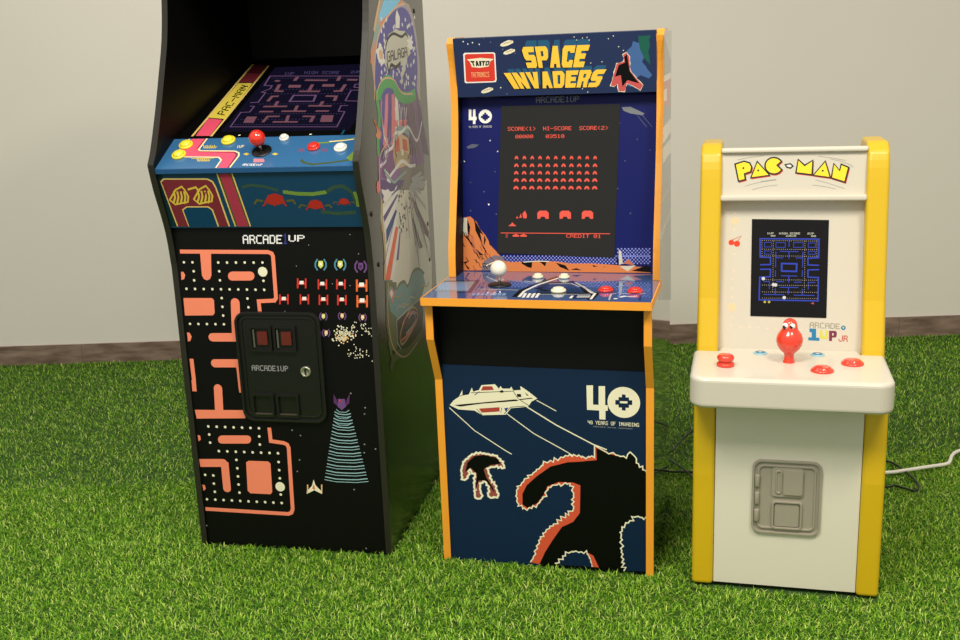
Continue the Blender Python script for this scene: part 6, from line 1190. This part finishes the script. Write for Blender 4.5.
for x0 in (.178, .236):
    s = MB(); ring(s, f2, rrect(x0, .488, x0 + .053, .549, .004, 3), rrect(x0 + .005, .493, x0 + .048, .544, .003, 3), .003, .012, m_door)
    s.plate([(x0 + .004, .492), (x0 + .049, .492), (x0 + .049, .545), (x0 + .004, .545)], f2, .002, m_door, .0045)
    s.plate([(x0 + .007, .497), (x0 + .011, .497), (x0 + .011, .540), (x0 + .007, .540)], f2, .002, mat('brushed_edge', (120, 118, 105), .3, .6), .0085)
    so = s.build('coin_slot', cdo)
    MB().plate(rrect(x0 + .018, .504, x0 + .042, .535, .002, 2), f2, .006, mat('dark_red_button', (96, 34, 22), .35), .0095).build('reject_button', so, 'dark red button')
for x0 in (.168, .229):
    s = MB(); ring(s, f2, rrect(x0, .330, x0 + .054, .386, .004, 3), rrect(x0 + .005, .336, x0 + .049, .381, .003, 3), .003, .011, m_door)
    s.box((x0 + .006, -.0065, .334), (x0 + .048, -.001, .338), mat('pale_edge', (84, 80, 66), .35, .3)); s.build('coin_return', cdo)  # paler strip along the lower lip of the return
lk = MB().lathe([(.0125, 0), (.0125, .004), (.010, .006), (.0095, .005), (1e-4, .005)], f2(.305, .441, .0035), mat('nickel', (190, 190, 165), .3, .8), 24, (0, -1, 0)); lk.box((.3035, -.0062, .434), (.3065, -.002, .448), m_blackp); lk.build('lock', cdo, 'round nickel lock')
zfix(L)

# ================================================================== middle cabinet
X, Y, A = POSE['S']; W = .483; T = .0158
C = thing('arcade_cabinet', 'dark blue arcade cabinet edged in orange with a space-themed yellow title', 'arcade cabinet', (X, Y, BOT), A)
m_or = mat('orange_edge_banding', (244, 164, 50), .35)
m_sside = bpy.data.materials.new('glossy_side_laminate'); m_sside.use_nodes = True
b = m_sside.node_tree.nodes['Principled BSDF']; b.inputs['Base Color'].default_value = (*lin((24, 26, 22)), 1); b.inputs['Roughness'].default_value = .07; b.inputs['Coat Weight'].default_value = 1; b.inputs['Coat Roughness'].default_value = .04
LOW = [(0, BOT), (0, .43), (-.046, .535), (-.046, .616)]
UPP = smooth([(.145, .632), (.152, .70), (.180, .80), (.210, .91), (.225, 1.02), (.223, 1.10), (.208, 1.152)])
for k, x0 in enumerate((0, W - T)):
    mb = MB().prism(LOW + [(.14, .616), (.14, .632)] + UPP + [(.225, 1.163), (.416, 1.163), (.416, BOT)], x0, x0 + T, m_black if k == 0 else m_sside)
    if k == 1: decals(mb, frame_x(W), ART['s_side'], rough=.12)
    mb.build('side_panel', C, 'dark side panel' if k == 0 else 'glossy side panel with pale lettering artwork')
    side_trim(LOW, .0022, x0 - .0004, x0 + T + .0004, m_or, C, 'orange edge banding'); side_trim(UPP + [(.225, 1.164), (.30, 1.165)], .0022, x0 - .0004, x0 + T + .0004, m_or, C, 'orange edge banding')
xi0, xi1 = T, W - T
m_navy = mat('navy_print', (13, 38, 66), .45, spec=.25); m_navym = mat('marquee_navy', (36, 50, 88), .45, spec=.25); m_bezb = mat('deep_blue_print', (9, 20, 92), .45, spec=.22)
mb = MB(); fr = frame((.004, 0), (.004, .463)); mb.plate([(xi0, BOT), (xi1, BOT), (xi1, .463), (xi0, .463)], fr, .012, m_navy)
decals(mb, fr, ART['s_front'], clip=(xi0, BOT, xi1, .462)); mb.build('front_panel', C, 'navy front panel printed with a spaceship and a huge dark craggy shape')
MB().box((xi0, .006, .463), (xi1, .016, .616), m_black).build('recess_panel', C, 'plain black panel under the deck')
fm = frame((.228, 1.034), (.2045, 1.163)); mb = MB(); mb.plate([(xi0, 0), (xi1, 0), (xi1, fm.L), (xi0, fm.L)], fm, .010, m_navym)
mb.prism([(.228, 1.034), (.206 + .035, 1.030), (.275, 1.034)], xi0, xi1, m_black)
decals(mb, fm, ART['s_marq'], clip=(xi0, .0003, xi1, fm.L - .0005), rough=.5); mb.build('marquee', C, 'navy title panel lettered in yellow')
MB().box((xi0, .218, 1.1565), (xi1, .416, 1.163), m_black).build('top_panel', C)
MB().box((xi0, .40, BOT), (xi1, .416, 1.156), m_black).build('back_panel', C)
fb = frame((.213, .632), (.262, 1.034)); mb = MB(); mb.plate([(xi0, 0), (xi1, 0), (xi1, fb.L), (xi0, fb.L)], fb, .008, m_bezb)
decals(mb, fb, ART['s_bezel'], clip=(xi0, 0, xi1, fb.L - .001), rough=.35); mb.build('screen_bezel', C, 'blue screen surround with an orange rocky landscape')
mb = MB(); m_lcd2 = mat('grey_lcd', (14, 14, 13), .25, spec=.3, emis=(30, 30, 27), es=1); mb.plate([(.098, .043), (.373, .035), (.383, .379), (.110, .381)], fb, .0004, m_lcd2, .0015)
decals(mb, lambda u, v, o=0: fb(u, v, o + .0016), ART['s_screen'], glow=1.0); mb.build('screen', C, 'dark grey lit screen with rows of small red shapes')
m_deck = mat('blue_deck_gloss', (62, 92, 150), .12, coat=1, coat_r=.03)
mb = MB(); mb.box((0.0, -.068, .616), (W, .145, .6318), m_deck); mb.box((xi0, .145, .616), (xi1, .213, .6318), m_deck)
decals(mb, frame_z(.6318), ART['s_deck'], clip=(0.001, -.067, W - .001, .212), rough=.12); mb.build('control_deck', C, 'glossy blue control deck')
mb = MB(); mb.box((-.0005, -.0705, .6155), (W + .0005, -.068, .6322), m_or); mb.box((-.0022, -.0705, .6155), (0, .145, .6322), m_or); mb.box((W, -.0705, .6155), (W + .0022, .145, .6322), m_or); mb.build('deck_trim', C, 'orange banding around the deck')
fz = frame_z(.6322)
m_wb2 = mat('cream_button', (240, 236, 205), .3, coat=.5)
for (u, v, r, m, l) in ((.208, .150, .0125, m_wb2, 'small white button'), (.268, .152, .0125, m_wb2, 'small white button'), (.280, .014, .0165, m_wb2, 'white fire button'), (.379, .028, .0165, m_rb, 'red button'), (.441, .024, .0165, m_rb, 'red button')):
    button(C, fz(u, v), (0, 0, 1), r, m, m, label=l)
joystick(C, fz(.139, .066), (0, 0, 1), .036, .0185, mat('white_ball', (240, 236, 215), .2, coat=.7), (-.003, .006), .026, 'joystick with a white ball')
zfix(C)

# ================================================================== right cabinet
X, Y, A = POSE['J']; W = .383; PW = .045
J = thing('arcade_cabinet', 'small white arcade cabinet with chunky yellow posts and a bulbous red joystick', 'arcade cabinet', (X, Y, BOT), A)
m_yel = mat('yellow_plastic', (216, 180, 26), .35, coat=.2, bump=(25, .05)); m_wp = mat('cream_plastic', (208, 203, 188), .35, coat=.25); m_wpan = mat('white_panel', (226, 222, 204), .4)
JP = [(.006, BOT + .004), (.004, .25), (.014, .42), (.105, .42), (.118, .50)] + smooth([(.148, .60), (.168, .70), (.186, .80), (.198, .87), (.210, .905)], 3) + [(.238, .922), (.345, .922), (.360, .905), (.360, BOT + .004)]
for k, x0 in enumerate((0, W - PW)):
    MB().prism(JP, x0, x0 + PW, m_yel).build('side_post', J, 'yellow side post', bevel=.010, seg=4)
xi0, xi1 = PW, W - PW
MB().prism([(.012, .001), (.012, .420), (.022, .420), (.022, .001)], xi0 + .001, xi1 - .001, m_wpan).build('front_panel', J, 'plain pale front panel')
fm = frame((.202, .808), (.218, .905)); mb = MB(); mb.plate([(xi0 - .002, 0), (xi1 + .002, 0), (xi1 + .002, fm.L), (xi0 - .002, fm.L)], fm, .012, m_wp)
decals(mb, fm, ART['j_marq'], clip=(xi0, 0, xi1, fm.L)); mb.build('marquee', J, 'cream title panel lettered in yellow')
MB().prism([(.188, .803), (.189, .815), (.204, .816), (.21, .803)], xi0 - .002, xi1 + .002, m_wp).build('marquee_rail', J, bevel=.004, seg=3)
MB().prism([(.208, .903), (.210, .913), (.220, .914), (.224, .903)], xi0 - .002, xi1 + .002, m_wp).build('marquee_rail', J, bevel=.004, seg=3)
MB().box((xi0, .34, BOT + .01), (xi1, .352, .86), m_wp).build('back_panel', J)
fb = frame((.150, .488), (.222, .80)); mb = MB(); mb.plate([(xi0 - .001, -.02), (xi1 + .001, -.02), (xi1 + .001, fb.L), (xi0 - .001, fb.L)], fb, .01, m_wp)
decals(mb, fb, ART['j_bezel'], clip=(xi0, 0, xi1, fb.L)); mb.build('screen_bezel', J, 'cream screen surround with pastel dots and cherries')
mb = MB(); m_lcd3 = mat('black_lcd', (4, 4, 4), .25, spec=.3, emis=(7, 7, 9), es=1); mb.plate([(0.1111, 0.0709), (0.2677, 0.07), (0.268, 0.278), (0.1098, 0.2802)], fb, .0004, m_lcd3, .001)
decals(mb, lambda u, v, o=0: fb(u, v, o + .0012), ART['j_screen'], glow=.85); mb.build('screen', J, 'lit black screen showing a blue line maze')
# deck: rounded slab
out = [(-.006, .125)] + [(-.006 + .034 - .034 * math.cos(math.radians(t)), -.078 + .034 - .034 * math.sin(math.radians(t))) for t in range(0, 91, 10)] + [(.383 - .034 + .034 * math.sin(math.radians(t)), -.078 + .034 - .034 * math.cos(math.radians(t))) for t in range(0, 91, 10)] + [(.383, .125), (xi1, .127), (xi1, .152), (xi0, .152), (xi0, .127)]
n = len(out); mb = MB(); mb.add([(x, y, .426) for x, y in out] + [(x, y, .490) for x, y in out], [list(range(n))[::-1], list(range(n, 2 * n))] + [(i, (i + 1) % n, n + (i + 1) % n, n + i) for i in range(n)], m_wp)
dk = mb.build('control_deck', J, 'thick rounded cream control shelf', bevel=.009, seg=4)
m_ro = mat('coral_red_plastic', (232, 62, 40), .25, coat=.7)
for (u, v) in ((.251, -.004), (.313, .052)):
    MB().lathe([(.0225, 0), (.0225, .003), (.0205, .0055), (.017, .0065), (.0165, .009), (.012, .0105), (1e-4, .011)], (u, v, .4895), m_ro, 32).build('push_button', J, 'broad flat red button')
MB().lathe([(.0180, 0), (.0180, .006), (.016, .008), (.0125, .009), (.0125, .011), (.016, .0125), (.0172, .016), (.0172, .020), (.014, .024), (.007, .0255), (1e-4, .026)], (.063, .012, .4895), m_ro, 32).build('push_button', J, 'tall two-tier red button')
for u in (.133, .249):
    s = MB().lathe([(.0145, 0), (.0145, .0018), (.012, .003), (1e-4, .003)], (u, .110, .4895), mat('pale_blue_ring', (150, 195, 205), .35), 28).build('start_button', J, 'small pale blue start button')
    MB().lathe([(.0105, 0), (.0105, .0036), (1e-4, .004)], (u, .110, .4895), mat('mid_blue', (70, 130, 165), .35), 24).build('plunger', s, 'blue centre')
    MB().lathe([(.004, .004), (1e-4, .0046)], (u, .110, .4895), m_wb, 16).build('plunger', s, 'white dot')
c = (.189, .052, .4895)
js = MB().lathe([(.0120, 0), (.0120, .003), (.0100, .005), (.0095, .016), (.0112, .0205), (.0160, .0245), (.0210, .0300), (.0248, .0375), (.0266, .0450), (.0262, .0530), (.0235, .0605), (.0195, .0660), (.0165, .0700), (.0155, .0750), (.0148, .0800), (.0128, .0862), (.0095, .0902), (.0050, .0925), (1e-4, .0930)], c, m_ro, 40).build('joystick', J, 'bulbous red joystick with two round eyes')
for dx in (-.0095, .0035):
    e = MB().sphere((c[0] + dx, c[1] - .0105, c[2] + .0795), .0066, mat('eye_white', (245, 243, 238), .2, coat=.6), n=22).build('eye', js, 'white eye')
    MB().sphere((c[0] + dx - .0022, c[1] - .0175, c[2] + .0815), .0028, m_blackp, n=14).build('pupil', e, 'black pupil') if 0 else None
    e.data.materials.append(m_blackp)
    cc = Vector((c[0] + dx - .0028, c[1] - .0162, c[2] + .0775))
    for p in e.data.polygons:
        if (p.center - cc).length < .0042: p.material_index = 1
# moulded coin door
fj = frame((.012, 0), (.012, .42)); m_gp = mat('grey_beige_plastic', (160, 154, 138), .38, coat=.2)
d = MB(); d.plate(rrect(.1225, .1255, .2605, .2895, .018, 6), fj, .003, m_gp, .002); ring(d, fj, rrect(.122, .125, .261, .290, .019, 6), rrect(.1265, .1295, .2565, .2855, .016, 6), 0, .006, m_gp)
ring(d, fj, rrect(.133, .136, .250, .279, .012, 6), rrect(.1365, .1395, .2465, .2755, .010, 6), .0015, .0055, m_gp)
dj = d.build('coin_door', J, 'moulded grey-beige coin door', bevel=.0008, seg=2)
s = MB(); s.plate(rrect(.163, .211, .224, .274, .006, 4), fj, .003, m_gp, .0055); s.plate(rrect(.186, .217, .222, .269, .004, 4), fj, .003, m_gp, .0085); ring(s, fj, rrect(.169, .217, .182, .269, .006, 4), rrect(.172, .220, .179, .266, .003, 4), .005, .008, m_gp); s.build('coin_slot', dj, bevel=.001, seg=2)
s = MB(); ring(s, fj, rrect(.163, .137, .224, .200, .007, 4), rrect(.167, .141, .220, .196, .005, 4), .0015, .0075, m_gp); s.plate(rrect(.170, .144, .217, .193, .004, 4), fj, .002, m_gp, .0045); s.build('coin_return', dj, bevel=.0008, seg=2)
for z in (.238, .199, .160):
    MB().lathe([(.0048, -.013), (.0052, -.012), (.0052, .012), (.0048, .013)], (.1325, .0065, z + .006), m_gp, 14, (0, 0, 1)).build('hinge', dj)
zfix(J)

# ================================================================== cables
def spline(P, k=8):
    o = []
    P = [Vector(p) for p in P]
    for i in range(len(P) - 1):
        a = P[max(i - 1, 0)]; b = P[i]; c = P[i + 1]; d = P[min(i + 2, len(P) - 1)]
        for j in range(k):
            t = j / k; o.append(.5 * ((2 * b) + (-a + c) * t + (2 * a - 5 * b + 4 * c - d) * t * t + (-a + 3 * b - 3 * c + d) * t ** 3))
    return o + [P[-1]]
m_wc = mat('white_cable', (235, 232, 220), .4); m_bc = mat('black_cable', (14, 16, 14), .5)
o = MB().tube(spline([(.78, 2.50, .03), (.93, 2.58, .012), (1.069, 2.597, .006), (1.105, 2.603, .006), (1.180, 2.622, .006), (1.242, 2.634, .008), (1.262, 2.655, .010), (1.284, 2.692, .008), (1.324, 2.73, .006), (1.45, 2.79, .006), (1.9, 2.9, .006)]), .0048, m_wc).build('power_cord')
o['label'] = 'white power cord running right from behind the yellow and white cabinet'; o['category'] = 'cable'
o = MB().tube(spline([(.86, 2.62, .006), (1.0, 2.70, .006), (1.098, 2.682, .004), (1.12, 2.60, .003), (1.118, 2.52, .004), (1.094, 2.478, .004), (1.06, 2.52, .002), (1.03, 2.51, .004), (.90, 2.53, .004)]), .0028, m_bc).build('power_cord')
o['label'] = 'thin black cord looped on the turf under the white cord'; o['category'] = 'cable'
o = MB().tube(spline([(.25, 2.78, .004), (.40, 2.70, .004), (.50, 2.667, .004), (.56, 2.655, .005), (.66, 2.62, .004), (.80, 2.60, .004)]), .0028, m_bc).build('power_cord')
o['label'] = 'black cord crossing the turf between the two right cabinets, lower one'; o['category'] = 'cable'
o = MB().tube(spline([(.28, 2.95, .004), (.42, 2.86, .004), (.515, 2.80, .005), (.56, 2.86, .006), (.60, 2.93, .006), (.66, 3.0, .006), (.80, 3.05, .004)]), .0028, m_bc).build('power_cord')
o['label'] = 'black cord curving up behind the small white cabinet, upper one'; o['category'] = 'cable'
o = MB().tube(spline([(.50, 2.77, .005), (.52, 2.735, .005), (.545, 2.66, .006), (.56, 2.60, .005), (.60, 2.54, .004), (.70, 2.50, .004)]), .0024, m_bc).build('power_cord')
o['label'] = 'thin black cord slanting across the lower cord beside the yellow post'; o['category'] = 'cable'
bpy.data.objects.remove(Lo)
